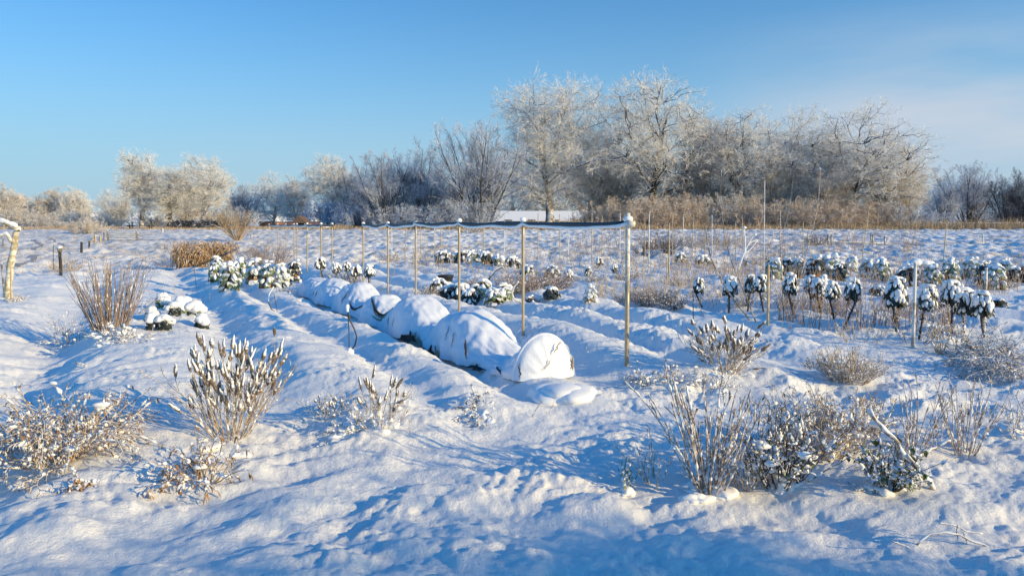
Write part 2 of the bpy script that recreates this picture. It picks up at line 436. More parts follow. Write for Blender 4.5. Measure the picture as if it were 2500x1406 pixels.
# ------------------------------------------------------------------ trees
def env_fn(cx, cz, rw, rh, seed, lump=.16, low=-1.0):
    def f(E):
        d = E - np.array([cx, 0, cz]); q = d / np.array([rw, rw, rh])
        r = np.linalg.norm(q, axis=1); a = np.arctan2(q[:, 1], q[:, 0]); e = np.arctan2(q[:, 2], np.hypot(q[:, 0], q[:, 1]))
        k = 1 + lump * (np.sin(a * 3 + seed) + np.sin(e * 5 + seed * 2.1) + np.sin(a * 5 + e * 4 + seed * .7)) * .6
        return np.where(r > k, np.clip(1 - (r - k) * 1.6, .12, 1), 1.0)
    return f
def make_tree(name, seed, H0=20., W=14., style='oak'):
    """returns a prototype root with children trunk and crown, standing at the origin"""
    global rng
    rng = np.random.default_rng(seed)
    limbs = MB(); tw = MB()
    if style in ('oak', 'wide', 'slender'):
        nl = dict(oak=22, wide=26, slender=20)[style]
        cz = dict(oak=.60, wide=.50, slender=.56)[style] * H0; rh = H0 - cz
        low = dict(oak=.22, wide=.13, slender=.14)[style]
        env = env_fn(0, cz, W / 2, rh * 1.0, seed, .10)
        tr = curves(np.array([[0, 0, -.3]]), np.array([[.02, 0, 1.]]), H0 * .72, 9, (0, 0, .1), .05)
        r0 = H0 * .026
        trr = taper([r0], [r0 * .22], 9); trr[0, 0] *= 1.35
        tubes(limbs, tr, trr, 7)
        tt = np.linspace(0, 1, nl); L1, r1 = branch(tr, trr, nl, low, 1.0, R(62), .46, 10, .20, (0, 0, .35), .46, env, .12, L=(max(H0, W) * (.52 - .16 * tt))[None, :])
        tubes(limbs, L1, r1, 5)
        L2, r2 = branch(L1, r1, 4, .18, 1.0, R(50), .55, 7, .19, (0, 0, .15), .50, env, .04, .022)
        # boughs that reach out to fill a rounded crown, each from the nearest limb
        nt2 = 270; d = nrm(rng.normal(size=(nt2 * 3, 3))); rr0 = rng.random(nt2 * 3) ** .45
        a_ = np.arctan2(d[:, 1], d[:, 0]); e_ = np.arctan2(d[:, 2], np.hypot(d[:, 0], d[:, 1]))
        k_ = .92 + .10 * (np.sin(a_ * 3 + seed) + np.sin(e_ * 5 + seed * 2.1) + np.sin(a_ * 5 + e_ * 4 + seed * .7)) * .8
        Tg = np.stack([d[:, 0] * W / 2, d[:, 1] * W / 2, d[:, 2] * rh], 1) * (rr0 * k_)[:, None] + [0, 0, cz]
        Tg = Tg[Tg[:, 2] > low * H0 * .95][:nt2]
        S0 = np.concatenate([L1[:, 2:].reshape(-1, 3), tr[:, 5:].reshape(-1, 3)]); dd = ((Tg[:, None] - S0[None]) ** 2).sum(-1) + 3.0 * np.maximum(0, S0[None, :, 2] - Tg[:, None, 2] + .4) ** 2
        Sx = S0[dd.argmin(1)]; ds = np.linalg.norm(Tg - Sx, axis=1); q = np.linspace(0, 1, 7)
        B = Sx[:, None] + (Tg - Sx)[:, None] * q[None, :, None]; B[..., 2] += .10 * ds[:, None] * np.sin(q * PI)[None] * rng.uniform(-.6, 1.6, (len(Tg), 1))
        B += rng.normal(size=B.shape) * (.055 * ds)[:, None, None] * np.sin(q * PI)[None, :, None]
        rb = taper(.018 + .014 * ds, np.full(len(ds), .018), 7)
        L2 = np.concatenate([L2, B]); r2 = np.concatenate([r2, rb])
        tubes(limbs, L2, r2, 4)
        L3, r3 = branch(L2, r2, 4, .30, 1.0, R(50), .5, 5, .16, (0, 0, .05), .5, env, .05, .014, L=np.full((len(L2), 1), H0 * .085))
        tubes(tw, L3, r3, 3)
        L4, r4 = branch(L3, r3, 5, .08, 1.0, R(50), .6, 4, .16, (0, 0, 0), .6, env, .03, .012, L=np.full((len(L3), 1), H0 * .042))
    elif style == 'multi':                              # several stems fanning out from the ground, upswept
        cz = .52 * H0; env = env_fn(0, cz, W / 2, H0 - cz, seed, .10)
        n = 15
        a = np.arange(n) * 2.4; b = rng.uniform(.05, .62, n)
        P0 = np.stack([np.cos(a) * b * 1.6, np.sin(a) * b * 1.6, np.full(n, -.2)], 1)
        D0 = np.stack([np.cos(a) * b, np.sin(a) * b, np.ones(n)], 1)
        tr = curves(P0, D0, H0 * rng.uniform(.6, .95, n), 8, (0, 0, .25), .06); trr = taper(np.full(n, H0 * .010), np.full(n, .02), 8)
        tubes(limbs, tr, trr, 5)
        L2, r2 = branch(tr, trr, 12, .10, 1., R(40), .45, 6, .10, (0, 0, .25), .55, env, .2, .016)
        tubes(limbs, L2, r2, 3)
        L3, r3 = branch(L2, r2, 8, .10, 1., R(38), .60, 4, .11, (0, 0, .15), .6, env, .12, .012)
        tubes(tw, L3, r3, 3)
        L4, r4 = branch(L3, r3, 5, .1, 1., R(38), .65, 4, .1, (0, 0, .1), .7, env, .1, .011)
    elif style == 'bush':                               # dense rounded thicket down to the ground
        cz = .35 * H0; env = env_fn(0, cz, W / 2, H0 - cz, seed, .15)
        n = 46
        a = rng.random(n) * 2 * PI; b = rng.uniform(0, 1, n)
        P0 = np.stack([np.cos(a) * b * W * .33, np.sin(a) * b * W * .33, np.full(n, -.1)], 1)
        D0 = np.stack([np.cos(a) * b * .9, np.sin(a) * b * .9, np.ones(n)], 1)
        tr = curves(P0, D0, H0 * rng.uniform(.5, .95, n), 6, (0, 0, .0), .12); trr = taper(np.full(n, .035), np.full(n, .012), 6)
        tubes(limbs, tr, trr, 4)
        L2, r2 = branch(tr, trr, 8, .1, 1., R(45), .45, 5, .14, (0, 0, .1), .6, env, .1, .010)
        tubes(tw, L2, r2, 3)
        L4, r4 = branch(L2, r2, 9, .1, 1., R(48), .5, 4, .14, (0, 0, 0), .7, env, .05, .008)
    P = L4; n = len(P)
    ribbons(tw, P, np.maximum(r4, .010) * .85)
    m = {'oak': 5, 'wide': 5, 'slender': 4, 'multi': 3, 'bush': 3}[style]
    t = rng.uniform(.1, 1, (n, m)); Q, T = sample(P, t); Q = Q.reshape(-1, 3); T = T.reshape(-1, 3)
    D = nrm(T + rng.normal(size=T.shape) * .55); Lg = np.maximum(np.linalg.norm(P[:, -1] - P[:, 0], axis=1).repeat(m), .35) * rng.uniform(.45, 1.0, n * m)
    slivers(tw, Q, Q + D * Lg[:, None], .0095 if style != 'bush' else .009)
    A = np.concatenate(tw.v); zt = np.percentile(A[:, 2], 99.7); hw = np.percentile(np.hypot(A[:, 0], A[:, 1]), 96)
    k = np.array([W * .5 / hw, W * .5 / hw, H0 / zt])
    for q in (limbs, tw): q.v = [a * k for a in q.v]
    root = thing(name, None, None, (0, 0, 0))
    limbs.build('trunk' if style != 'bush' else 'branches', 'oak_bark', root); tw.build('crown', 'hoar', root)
    root['H0'] = H0; root['W0'] = W
    return root
PROTO = {}
def k_big(k): return k in ('oakA', 'oakB', 'oakC')
def place_tree(kind, px, top, w, D, label, mats, name='tree', cat='tree', group='trees along the edge of the meadow', rz=None, base=None):
    h0, w0, st, seeds = KINDS[kind]
    q = at(px, top, D); bz = float(rise(0, min(D, 95))) if base is None else base
    h = q[2] - bz; W = w * (1.10 if k_big(kind) else 1.12) / F * D
    key = kind
    rz = random.uniform(0, 6.28) if rz is None else rz
    p = PROTO[key]; loc = (q[0], D, bz)
    sc = (W / w0, W / w0, h / h0)
    if not p.get('used'):
        p['used'] = 1; o = p; o.location = loc; o.rotation_euler = (0, 0, rz); o.scale = sc
        for ch in o.children:
            mm = mats.get(ch.name.split('.')[0])
            if mm: ch.material_slots[0].link = 'OBJECT'; ch.material_slots[0].material = M[mm]
    else:
        o = copy_tree(p, loc, rz, sc, mats)
    o.name = name; tag(o, label, cat, group)
    return o
KINDS = dict(oakA=(20., 14., 'oak', 101), oakB=(20., 15., 'oak', 202), oakC=(17., 13., 'oak', 303), wide=(17., 17., 'wide', 404), slender=(15., 7., 'slender', 505),
             multiA=(14., 13., 'multi', 606), multiB=(13., 11., 'multi', 707), round=(9., 8., 'wide', 808), bushA=(4., 6., 'bush', 909), bushB=(3.5, 5.5, 'bush', 1010))
for k, (h0, w0, st, sd) in KINDS.items(): PROTO[k] = make_tree('tree', sd, h0, w0, st)
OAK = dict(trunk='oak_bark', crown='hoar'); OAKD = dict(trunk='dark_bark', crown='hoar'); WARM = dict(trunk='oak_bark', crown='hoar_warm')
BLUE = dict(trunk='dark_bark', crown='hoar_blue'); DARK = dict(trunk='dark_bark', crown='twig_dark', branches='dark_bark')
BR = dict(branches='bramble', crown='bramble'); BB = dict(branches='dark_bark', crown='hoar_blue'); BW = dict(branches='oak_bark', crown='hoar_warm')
gF = 'far trees beyond the track on the left'
TREES = [
 ('round', 5, 452, 95, 150, 'frosted round tree cut by the left edge of the photo', WARM, gF),
 ('round', 62, 476, 70, 165, 'small pale frosted tree second from the left edge on the horizon', WARM, gF),
 ('round', 122, 459, 85, 160, 'rounded beige tree left of the round tree with a gap of sky beside it', WARM, gF),
 ('round', 187, 457, 70, 158, 'neat globe shaped frosted tree with open sky to its right', OAK, gF),
 ('multiB', 285, 455, 95, 112, 'low bushy frosted tree just left of the tall narrow pair of trees', OAK, None),
 ('slender', 338, 372, 92, 96, 'tall narrow ragged tree with a crooked top standing above the wooden bench', OAK, None),
 ('slender', 408, 412, 100, 96, 'broken topped tree with a dark black and white trunk on the left', OAKD, None),
 ('oakC', 488, 378, 150, 97, 'tall frosted tree spreading over the dark low hedge on the left', OAK, None),
 ('multiB', 452, 450, 110, 108, 'short hazy tree filling the gap under the tall left trees', WARM, None),
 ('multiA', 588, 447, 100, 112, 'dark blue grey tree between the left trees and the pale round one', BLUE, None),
 ('wide', 664, 422, 125, 118, 'pale round tree standing above the red brick house', OAK, None),
 ('round', 722, 432, 80, 112, 'small pale tree right behind the little hut with the brown gable', OAK, None),
 ('oakC', 797, 377, 120, 104, 'crooked open crowned oak right of the hut with dark lower limbs', OAK, None),
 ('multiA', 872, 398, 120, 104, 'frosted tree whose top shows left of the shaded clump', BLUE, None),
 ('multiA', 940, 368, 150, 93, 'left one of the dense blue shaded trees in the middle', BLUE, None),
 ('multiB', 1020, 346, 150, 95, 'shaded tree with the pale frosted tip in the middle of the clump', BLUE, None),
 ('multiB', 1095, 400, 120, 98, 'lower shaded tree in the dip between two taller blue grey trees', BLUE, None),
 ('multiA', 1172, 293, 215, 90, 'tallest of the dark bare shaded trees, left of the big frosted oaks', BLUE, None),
 ('oakA', 1345, 192, 250, 100, 'left one of the two tallest frosted oaks, with its trunk before the white barn roof', OAK, None),
 ('oakC', 1440, 285, 150, 106, 'lower frosted oak squeezed between the two tallest oaks', OAK, None),
 ('oakB', 1588, 180, 265, 100, 'tallest frosted oak with black crooked limbs and blue sky behind its crown', OAKD, None),
 ('slender', 1718, 280, 150, 104, 'slim beige tree close to the right side of the tallest oak', WARM, None),
 ('oakC', 1826, 272, 200, 100, 'ivy clad oak with a black trunk right of the tallest oak', OAKD, None),
 ('wide', 1950, 262, 190, 104, 'left half of the broad rounded frosted crown on the right', OAK, None),
 ('wide', 2095, 258, 310, 97, 'broadest frosted tree, its crown sloping down to the right', OAKD, None),
 ('multiB', 2195, 400, 130, 96, 'low grey bushy tree under the right flank of the broadest tree', WARM, None),
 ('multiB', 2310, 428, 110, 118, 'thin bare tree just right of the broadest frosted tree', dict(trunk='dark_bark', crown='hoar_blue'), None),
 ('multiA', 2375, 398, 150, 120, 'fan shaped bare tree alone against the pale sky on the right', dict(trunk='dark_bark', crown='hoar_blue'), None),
 ('multiB', 2472, 415, 100, 108, 'dark almost black tree near the right edge of the photo', DARK, None),
 ('multiB', 2510, 440, 80, 108, 'dark tree cut off by the right edge of the photo', DARK, None),

 ('multiA', 1480, 390, 140, 107, 'low hazy tree under the squeezed oak', WARM, None),
 ('wide', 1540, 350, 150, 110, 'beige tree showing left of the trunk of the tallest oak', WARM, None),
 ('multiB', 1660, 360, 150, 108, 'hazy beige tree behind the right limbs of the tallest oak', WARM, None),
 ('wide', 1760, 330, 150, 106, 'frosted tree between the slim beige tree and the ivy clad oak', WARM, None),
 ('multiA', 1885, 380, 150, 99, 'brown bushy tree right of the ivy clad trunk', WARM, None),
 ('wide', 2010, 300, 190, 101, 'frosted tree in the middle of the broad rounded crown', OAK, None),
 ('multiA', 2030, 400, 160, 96, 'low brown tree under the middle of the broad rounded crown', WARM, None),
 ('wide', 2180, 345, 190, 99, 'frosted tree forming the sloping right shoulder of the broad crown', OAK, None),
 ('wide', 1255, 395, 150, 152, 'hazy frosted tree behind the left end of the barn', OAK, None),
 ('wide', 1330, 340, 170, 150, 'hazy pale tree behind the barn, around the trunk of the left tall oak', OAK, None),
 ('wide', 1425, 370, 170, 152, 'hazy pale tree behind the right end of the barn', WARM, None),
 ('wide', 1510, 340, 160, 148, 'hazy pale tree seen in the gap left of the tallest oak', OAK, None),
]
for k, px, top, w, D, lab, mats, gr in TREES:
    place_tree(k, px, top, w, D, lab, mats, group=gr or 'trees along the edge of the meadow')
BUSH = [
 ('bushA', 25, 505, 130, 130, 'pale brown thicket below the trees at the left edge', BW), ('bushB', 110, 515, 120, 128, 'brownish thicket under the far rounded tree', BW),
 ('bushA', 195, 512, 130, 118, 'wide beige thicket under the globe shaped tree', BW), ('bushB', 215, 530, 90, 70, 'low twiggy bush at the end of the snowy track', BW),
 ('bushA', 150, 540, 70, 90, 'small dark bush on the track side left of the wooden gate', BW),
 ('bushB', 505, 520, 80, 92, 'round bush standing in front of the dark low hedge', BW), ('bushA', 555, 500, 90, 100, 'dark bush right of the low hedge', BB),
 ('bushA', 270, 520, 70, 108, 'grey bush left of the tall narrow tree', BW), ('bushB', 380, 525, 60, 100, 'brown bush between the bench and the dark trunk', BW),
 ('bushA', 800, 490, 110, 98, 'dark bush right of the hut', BB), ('bushB', 880, 480, 120, 94, 'dark blue bush below the left of the shaded trees', BB), ('bushA', 980, 500, 150, 90, 'broad dark bush in the middle of the shaded clump', BB),
 ('bushB', 1090, 490, 140, 88, 'dark thicket left of the tallest shaded tree', BB), ('bushA', 1160, 490, 120, 88, 'dark thicket at the foot of the tallest shaded tree', BB),
 ('bushA', 1440, 512, 90, 95, 'brown bramble bush right of the barn roof', BR), ('bushB', 1500, 484, 150, 94, 'brown bramble bush left of the trunk of the tallest oak', BR), ('bushA', 1575, 476, 170, 92, 'tall rusty bramble bush at the foot of the tallest oak', BR),
 ('bushB', 1680, 472, 170, 94, 'brown bramble bush right of the tallest oak trunk', BR), ('bushA', 1770, 470, 170, 95, 'large olive brown bush left of the ivy clad trunk', BW), ('bushB', 1850, 480, 140, 92, 'bramble bush right of the ivy clad trunk', BR),
 ('bushA', 1940, 484, 180, 92, 'rusty bramble bush under the broad rounded crown', BR), ('bushB', 2040, 486, 170, 92, 'orange brown bramble bush left of the broadest tree', BR), ('bushA', 2120, 488, 150, 93, 'brown bush hiding the foot of the broadest tree', BR),
 ('bushB', 2190, 490, 130, 93, 'dark bush at the right end of the brambles', BB), ('bushA', 2260, 515, 100, 110, 'dark low bush behind the rail fence', BB),
 ('bushB', 2400, 520, 140, 125, 'long dark bush below the fan shaped bare tree', BB), ('bushA', 2480, 505, 90, 118, 'dark bush at the right edge behind the rail fence', BB),
]
for k, px, top, w, D, lab, mats in BUSH:
    place_tree(k, px, top, w, D, lab, mats, name='bush', cat='bush', group='bushes along the edge of the meadow')

# ------------------------------------------------------------------ distant wood and meadow fringe (stuff)
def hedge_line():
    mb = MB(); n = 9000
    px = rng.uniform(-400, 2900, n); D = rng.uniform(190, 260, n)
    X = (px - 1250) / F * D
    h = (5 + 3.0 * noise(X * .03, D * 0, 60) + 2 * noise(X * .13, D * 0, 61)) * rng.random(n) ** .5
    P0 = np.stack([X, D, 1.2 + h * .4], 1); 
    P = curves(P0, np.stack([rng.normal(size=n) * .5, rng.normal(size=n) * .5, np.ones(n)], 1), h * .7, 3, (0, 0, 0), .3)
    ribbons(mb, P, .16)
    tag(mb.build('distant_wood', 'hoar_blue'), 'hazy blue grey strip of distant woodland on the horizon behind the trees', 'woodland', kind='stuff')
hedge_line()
def fringe():
    mb = MB(); n = 26000
    px = rng.uniform(-100, 2600, n); D = 84 + 9 * rng.random(n)
    X = (px - 1250) / F * D
    k = np.where(px > 1280, 1.0, np.where(px > 740, .55, .35)) * (.6 + .8 * (noise(X * .25, D * .1, 70) + .5))
    P0 = np.stack([X, D, rise(X, D)], 1)
    L = k * rng.uniform(.4, 1.1, n)
    slivers(mb, P0, P0 + np.stack([rng.normal(size=n) * .25, rng.normal(size=n) * .2, np.ones(n)], 1) * L[:, None], .03)
    tag(mb.build('tall_grass', 'straw'), 'fringe of tall straw coloured grass along the far side of the meadow', 'grass', kind='stuff')
    mb = MB(); n = 30000
    px = rng.uniform(-200, 2700, n); D = np.exp(rng.uniform(math.log(24), math.log(88), n))
    X = (px - 1250) / F * D
    dens = noise(X * .45, D * .3, 71) + .25 + .25 * (px < 600)
    ok = dens > rng.random(n) * .6
    X = X[ok]; D = D[ok]; n = len(X)
    z = H(X, D)
    P0 = np.stack([X, D, z - .02], 1); L = rng.uniform(.06, .24, n)
    slivers(mb, P0, P0 + np.stack([rng.normal(size=n) * .5, rng.normal(size=n) * .4, np.ones(n)], 1) * L[:, None], .010)
    tag(mb.build('meadow_grass', 'straw'), 'dry grass tips poking through the snow of the meadow', 'grass', kind='stuff')
fringe()
# ------------------------------------------------------------------ buildings and fences
rng = np.random.default_rng(77)
def lin(a, b, K=2): return np.linspace(0, 1, K)[:, None] * (np.asarray(b) - np.asarray(a))[None] + np.asarray(a)[None]
def gable(mb, x0, x1, y0, y1, z0, z1, axis='x', over=.0):
    """a pitched roof prism"""
    if axis == 'x':
        ym = (y0 + y1) / 2
        V = [[x0, y0, z0], [x1, y0, z0], [x1, y1, z0], [x0, y1, z0], [x0, ym, z1], [x1, ym, z1]]
        mb.add(V, [[0, 1, 5, 4], [3, 4, 5, 2]]); mb.add(V, [[0, 4, 3], [1, 2, 5]])
    else:
        xm = (x0 + x1) / 2
        V = [[x0, y0, z0], [x1, y0, z0], [x1, y1, z0], [x0, y1, z0], [xm, y0, z1], [xm, y1, z1]]
        mb.add(V, [[0, 4, 5, 3], [1, 2, 5, 4]]); mb.add(V, [[0, 1, 4], [3, 5, 2]])
def building(name, label, px0, px1, ytop, yeave, D, depth, wmat, rmat, ax, cat='house', overhang=.3, snowroof=True):
    a = at(px0, ytop, D); b = at(px1, yeave, D); z0 = 1.1
    ww = b[0] - a[0]; cx = (a[0] + b[0]) / 2
    t = thing(name, label, cat, (cx, D, z0))
    m = MB(); box(m, (0, depth / 2, (b[2] - z0) / 2), (ww - 2 * overhang, depth - .1, b[2] - z0)); m.build('wall', wmat, t)
    m = MB(); gable(m, -ww / 2, ww / 2, -.3, depth + .3, b[2] - z0 + .003, a[2] - z0, ax); m.build('roof', rmat, t, sm=False)
    if ax == 'x' and ww > 8:
        m = MB(); box(m, (0, -.34, b[2] - z0 - .05), (ww + .1, .08, .22)); m.build('eaves_board', 'tile', t)
        for k in range(5):
            m = MB(); box(m, (-ww * .38 + k * ww * .19, -.0, .95), (1.4, .12, .9)); m.build('window', 'rubber', t)
    return t
building('barn', 'long low barn with a snow covered roof behind the left one of the tallest oaks', 1205, 1505, 514, 541, 135, 9, 'brick', 'snow', 'x', 'barn')
hs_ = building('house', 'small red brick house with a snowy gable roof behind the round trees on the left', 628, 668, 524, 541, 130, 8, 'brick', 'snow', 'y')
building('long_house', 'low white roofed house seen between the tree trunks left of the hut', 668, 760, 530, 541, 140, 8, 'brick', 'snow', 'x')
# little open hut with a brown gable and white posts
a = at(712, 545, 88); b = at(747, 527, 88); zb = float(rise(0, 88))
t = thing('garden_hut', 'little open hut with brown gable roof and pale posts left of the shaded trees', 'hut', ((a[0] + b[0]) / 2, 88, zb))
ww = b[0] - a[0]
m = MB(); gable(m, -ww / 2 - .1, ww / 2 + .1, -.2, 2.4, a[2] - zb + .0, b[2] - zb, 'y'); m.build('roof', 'tile', t, sm=False)
m = MB(); box(m, (0, 1.2, .45), (ww * .7, 1.6, .9)); m.build('wall', 'wood_dark', t)
for sx_ in (-1, 1):
    for yy in (0, 2.2):
        m = MB(); box(m, (sx_ * ww * .40, yy, (a[2] - zb) / 2), (.14, .14, a[2] - zb)); m.build('post', 'wall', t)
# picnic bench in front of the tall narrow tree
a = g3(345, 558); D = 88.; q = at(312, 548, D); q2 = at(375, 548, D)
zb = float(rise(0, D)); t = thing('wooden_bench', 'long dark wooden picnic bench below the tall narrow tree', 'bench', ((q[0] + q2[0]) / 2, D, zb)); L_ = q2[0] - q[0]
for nm, y, z, th in (('table_top', 0, .80, .7), ('seat', -.75, .45, .3), ('seat', .75, .45, .3)):
    m = MB(); box(m, (0, y, z), (L_, th, .07)); m.build(nm, 'wood_dark', t)
for s_ in (-1, 1):
    m = MB(); box(m, (s_ * L_ * .38, 0, .38), (.12, 1.6, .10)); box(m, (s_ * L_ * .38, -.3, .38), (.10, .10, .76)); box(m, (s_ * L_ * .38, .3, .38), (.10, .10, .76)); m.build('leg', 'wood_dark', t)
# low dark clipped hedge
def fill_hedge(name, label, x0, x1, ytop, D, mat, n=5000, dep=1.2):
    a = at(x0, ytop, D); b = at(x1, ytop, D); zb = float(rise(0, D)); h = a[2] - zb
    P = np.stack([rng.uniform(a[0], b[0], n), D + rng.uniform(0, dep, n), zb + rng.random(n) ** .7 * h], 1)
    m = MB(); slivers(m, P, P + rng.normal(size=(n, 3)) * .22, .045)
    o = m.build(name, mat, None, ((a[0] + b[0]) / 2, D, zb)); tag(o, label, 'hedge')
fill_hedge('clipped_hedge', 'low dark clipped hedge between the black and white trunk and the round twiggy shrub', 418, 540, 541, 90, 'twig_dark')

def straight(name, label, cat, pb, pt, r, mat, group=None, D=None, cap=True, parts=None, s=6, wob=0.0):
    """an upright thin thing seen from pixel pb (foot) to pt (top)"""
    b = g3(*pb); 
    if D is not None:
        q = at(pb[0], pb[1], D); b = np.array([q[0], D, gz((q[0], D))])
    tp = at(pt[0], pt[1], b[1])
    K = 6
    P = lin((0, 0, -.08), tp - b, K)
    if wob: P[1:-1] += rng.normal(size=(K - 2, 3)) * wob
    m = MB(); tubes(m, P[None], np.linspace(r, r * .85, K)[None], s, cap)
    o = m.build(name, mat); o.location = b; tag(o, label, cat, group)
    return o
# posts on the left
straight('fence_post', 'dark post standing alone at the left edge beyond the pruned fruit tree', 'post', (8, 604), (8, 581), .045, 'wood', 'fence posts')
straight('iron_rod', 'thin dark rod beside the snow topped post on the left', 'rod', (130, 668), (130, 597), .012, 'wood_dark')
t = g3(149, 672); th_ = thing('hydrant_post', 'dark post with a thick frosty head and grass around its foot on the left', 'post', t)
tp = at(149, 606, t[1]) - t
m = MB(); tubes(m, lin((0, 0, -.05), (0, 0, tp[2]), 6)[None], np.full((1, 6), .045), 8, True); m.build('shaft', 'wood_dark', th_)
m = MB(); tubes(m, lin((0, 0, tp[2] - .12), (0, 0, tp[2] + .02), 4)[None], np.array([[.06, .075, .075, .06]]), 8, True); m.build('head', 'wood', th_)
m = MB(); blobs(m, [[0, 0, tp[2] + .035]], [[.08, .08, .035]]); m.build('snow_cap', 'snow', th_)
for i, (x, yb, yt, r, mt, lab) in enumerate([(199, 620, 590, .06, 'wood_dark', 'dark wooden post left of the pair near the track'), (218, 609, 588, .05, 'wood_dark', 'short dark wooden post right of a similar taller one near the track'),
     (233, 597, 572, .07, 'cane', 'pale round post by the end of a fallen rail'), (245, 592, 576, .08, 'cane', 'short thick golden post in the row before the gate'), (254, 588, 566, .05, 'wood', 'thin grey post a little left of the gate'), (397, 569, 557, .09, 'wall', 'lone short white post in the meadow right of the gate'),
     (2107, 594, 570, .05, 'cane_frost', 'small pale post left in the meadow behind the fence frame')]):
    if i < 6: straight('fence_post', lab, 'post', (x, yb), (x, yt), r, mt, 'fence posts')
straight('fallen_rail', 'pale rail leaning down from the pale round post near the track', 'rail', (212, 581), (232, 576), .05, 'cane', D=G(233, 597)[1])
# field gate
def frame(name, label, cat, posts, rails, mat, group=None, r=.04):
    g0 = g3(*posts[0][0]); D = g0[1]; t = thing(name, label, cat, g0, group)
    for (pb, yt) in posts:
        a = at(pb[0], pb[1], D) - g0; a[2] = -.05; q = at(pb[0], yt, D) - g0
        m = MB(); tubes(m, lin((a[0], 0, -.08), (q[0], 0, q[2]), 3)[None], np.full((1, 3), r), 6, True); m.build('post', mat, t)
    for (p0, p1) in rails:
        a = at(*p0, D) - g0; b = at(*p1, D) - g0
        m = MB(); tubes(m, lin(a, b, 5)[None], np.full((1, 5), r * .7), 5, True); m.build('rail', mat, t)
        m = MB(); tubes(m, (lin(a, b, 5) + [0, 0, r * .75])[None], np.full((1, 5), r * .55), 5); m.build('snow', 'snow', t)
frame('field_gate', 'wide wooden field gate with four frosty bars left of the tan reeds', 'gate', [((265, 588), 568), ((337, 588), 568), ((262, 589), 560), ((333, 587), 560)],
      [((266, y), (336, y)) for y in (569, 574, 579, 585)], 'wood')
frame('pipe_fence', 'blue grey metal fence frame standing open in the snowy meadow on the right', 'fence', [((2022, 600), 573), ((2030, 600), 573), ((2127, 600), 571), ((2131, 600), 572), ((2160, 606), 577)],
      [((2030, 591), (2160, 595))], 'metal', r=.05)
D = 100.; g0 = at(2232, 556, D); g0[2] = float(rise(0, 95)); t = thing('rail_fence', 'long two rail fence with snowy rails in front of the bare trees on the right', 'fence', g0)
for k in range(11):
    x = 2232 + k * 32; m = MB(); q = at(x, 541, D) - g0; box(m, (q[0], 0, q[2] / 2), (.12, .12, q[2])); m.build('post', 'wood', t)
for y in (544.5, 551):
    a = at(2225, y, D) - g0; b = at(2560, y, D) - g0
    m = MB(); tubes(m, (lin(a, b, 4) + [0, -.09, 0])[None], np.full((1, 4), .06), 4, True); m.build('rail', 'wall', t)
frame('wire_fence', 'little tree guard of three thin stakes in the meadow left of the hose line', 'tree guard', [((612, 584), 570), ((620, 584), 566), ((629, 584), 572)], [((612, 583), (629, 583))], 'wood', r=.025)
# shadows in the track's wheel ruts, painted as grey-blue ribbons over the snow
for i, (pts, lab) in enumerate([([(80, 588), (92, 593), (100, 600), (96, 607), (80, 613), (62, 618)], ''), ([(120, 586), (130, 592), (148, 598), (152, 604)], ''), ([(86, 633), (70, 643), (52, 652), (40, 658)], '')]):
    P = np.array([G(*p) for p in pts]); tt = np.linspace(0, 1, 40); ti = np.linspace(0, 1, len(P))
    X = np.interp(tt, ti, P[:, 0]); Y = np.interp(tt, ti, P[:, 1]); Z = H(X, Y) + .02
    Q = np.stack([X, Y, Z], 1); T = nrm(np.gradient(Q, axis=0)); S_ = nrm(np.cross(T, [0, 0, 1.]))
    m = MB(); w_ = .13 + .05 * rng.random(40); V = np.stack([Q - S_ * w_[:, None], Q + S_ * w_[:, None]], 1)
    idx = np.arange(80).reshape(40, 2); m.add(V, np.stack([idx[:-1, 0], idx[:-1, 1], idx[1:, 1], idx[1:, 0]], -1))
    tag(m.build('wheel_rut_shadow', mat_plain('painted_rut_shadow', (.30, .31, .34), .9)), kind='structure')

# ------------------------------------------------------------------ low fleece tunnel
HV = np.array([6.50, 6.56, 6.70, 6.95, 7.3, 7.7, 8.0, 8.4, 8.8, 9.2, 9.65, 9.97, 10.4, 10.9, 11.3, 11.64, 12.1, 12.5, 12.9, 13.2, 13.6, 14.2, 14.7, 15.05, 15.5, 15.9, 16.4, 16.8, 17.3, 17.6])
HH = np.array([.43, .40, .27, .15, .25, .49, .64, .56, .32, .27, .54, .65, .48, .23, .36, .52, .29, .27, .50, .60, .45, .24, .47, .56, .41, .26, .42, .44, .27, .05])
HH = HH * np.where(HV > 6.8, .90, 1.0)
UC = 3.70
def UF(v): return 3.59 + .13 * np.exp(-(np.asarray(v, float) - 6.5) / .45)
def tun(v, th):
    """th 0 = right foot, pi = left foot"""
    h = np.interp(v, HV, HH); h = (h + np.interp(v - .12, HV, HH) + np.interp(v + .12, HV, HH)) / 3 if False else h
    wd = (.23 + .16 * (h / .60)) * (1 - .16 * np.exp(-((v - 6.5) / .18) ** 2)); sag = (0.6 - h)
    wv = .5 + .5 * np.cos(th)
    c = np.cos(th); s_ = np.sin(th)
    uu = UF(v) + wd * np.sign(c) * np.abs(c) ** .82 * (1 + .12 * (1 - s_)) 
    zz = h * np.abs(s_) ** .80
    uc = uu; x = uc * DU[0] + v * DV[0]; y = uc * DU[1] + v * DV[1]
    return x, y, zz
t0 = xy(UC, 7.5); TL = np.array([t0[0], t0[1], gz(t0)])
tunnel = thing('cloche_tunnel', 'low hooped fleece tunnel sagging between its hoops under thick snow, running between the beds', 'garden tunnel', TL)
def smooth1(a, n):
    k = np.ones(n) / n; return np.convolve(np.pad(a, n // 2, mode='edge'), k, 'valid')
nv, nt_ = 420, 72
vv = np.linspace(6.5, 17.6, nv); hh = smooth1(np.interp(vv, HV, HH), 9)
HV, HH = vv, hh[:nv]
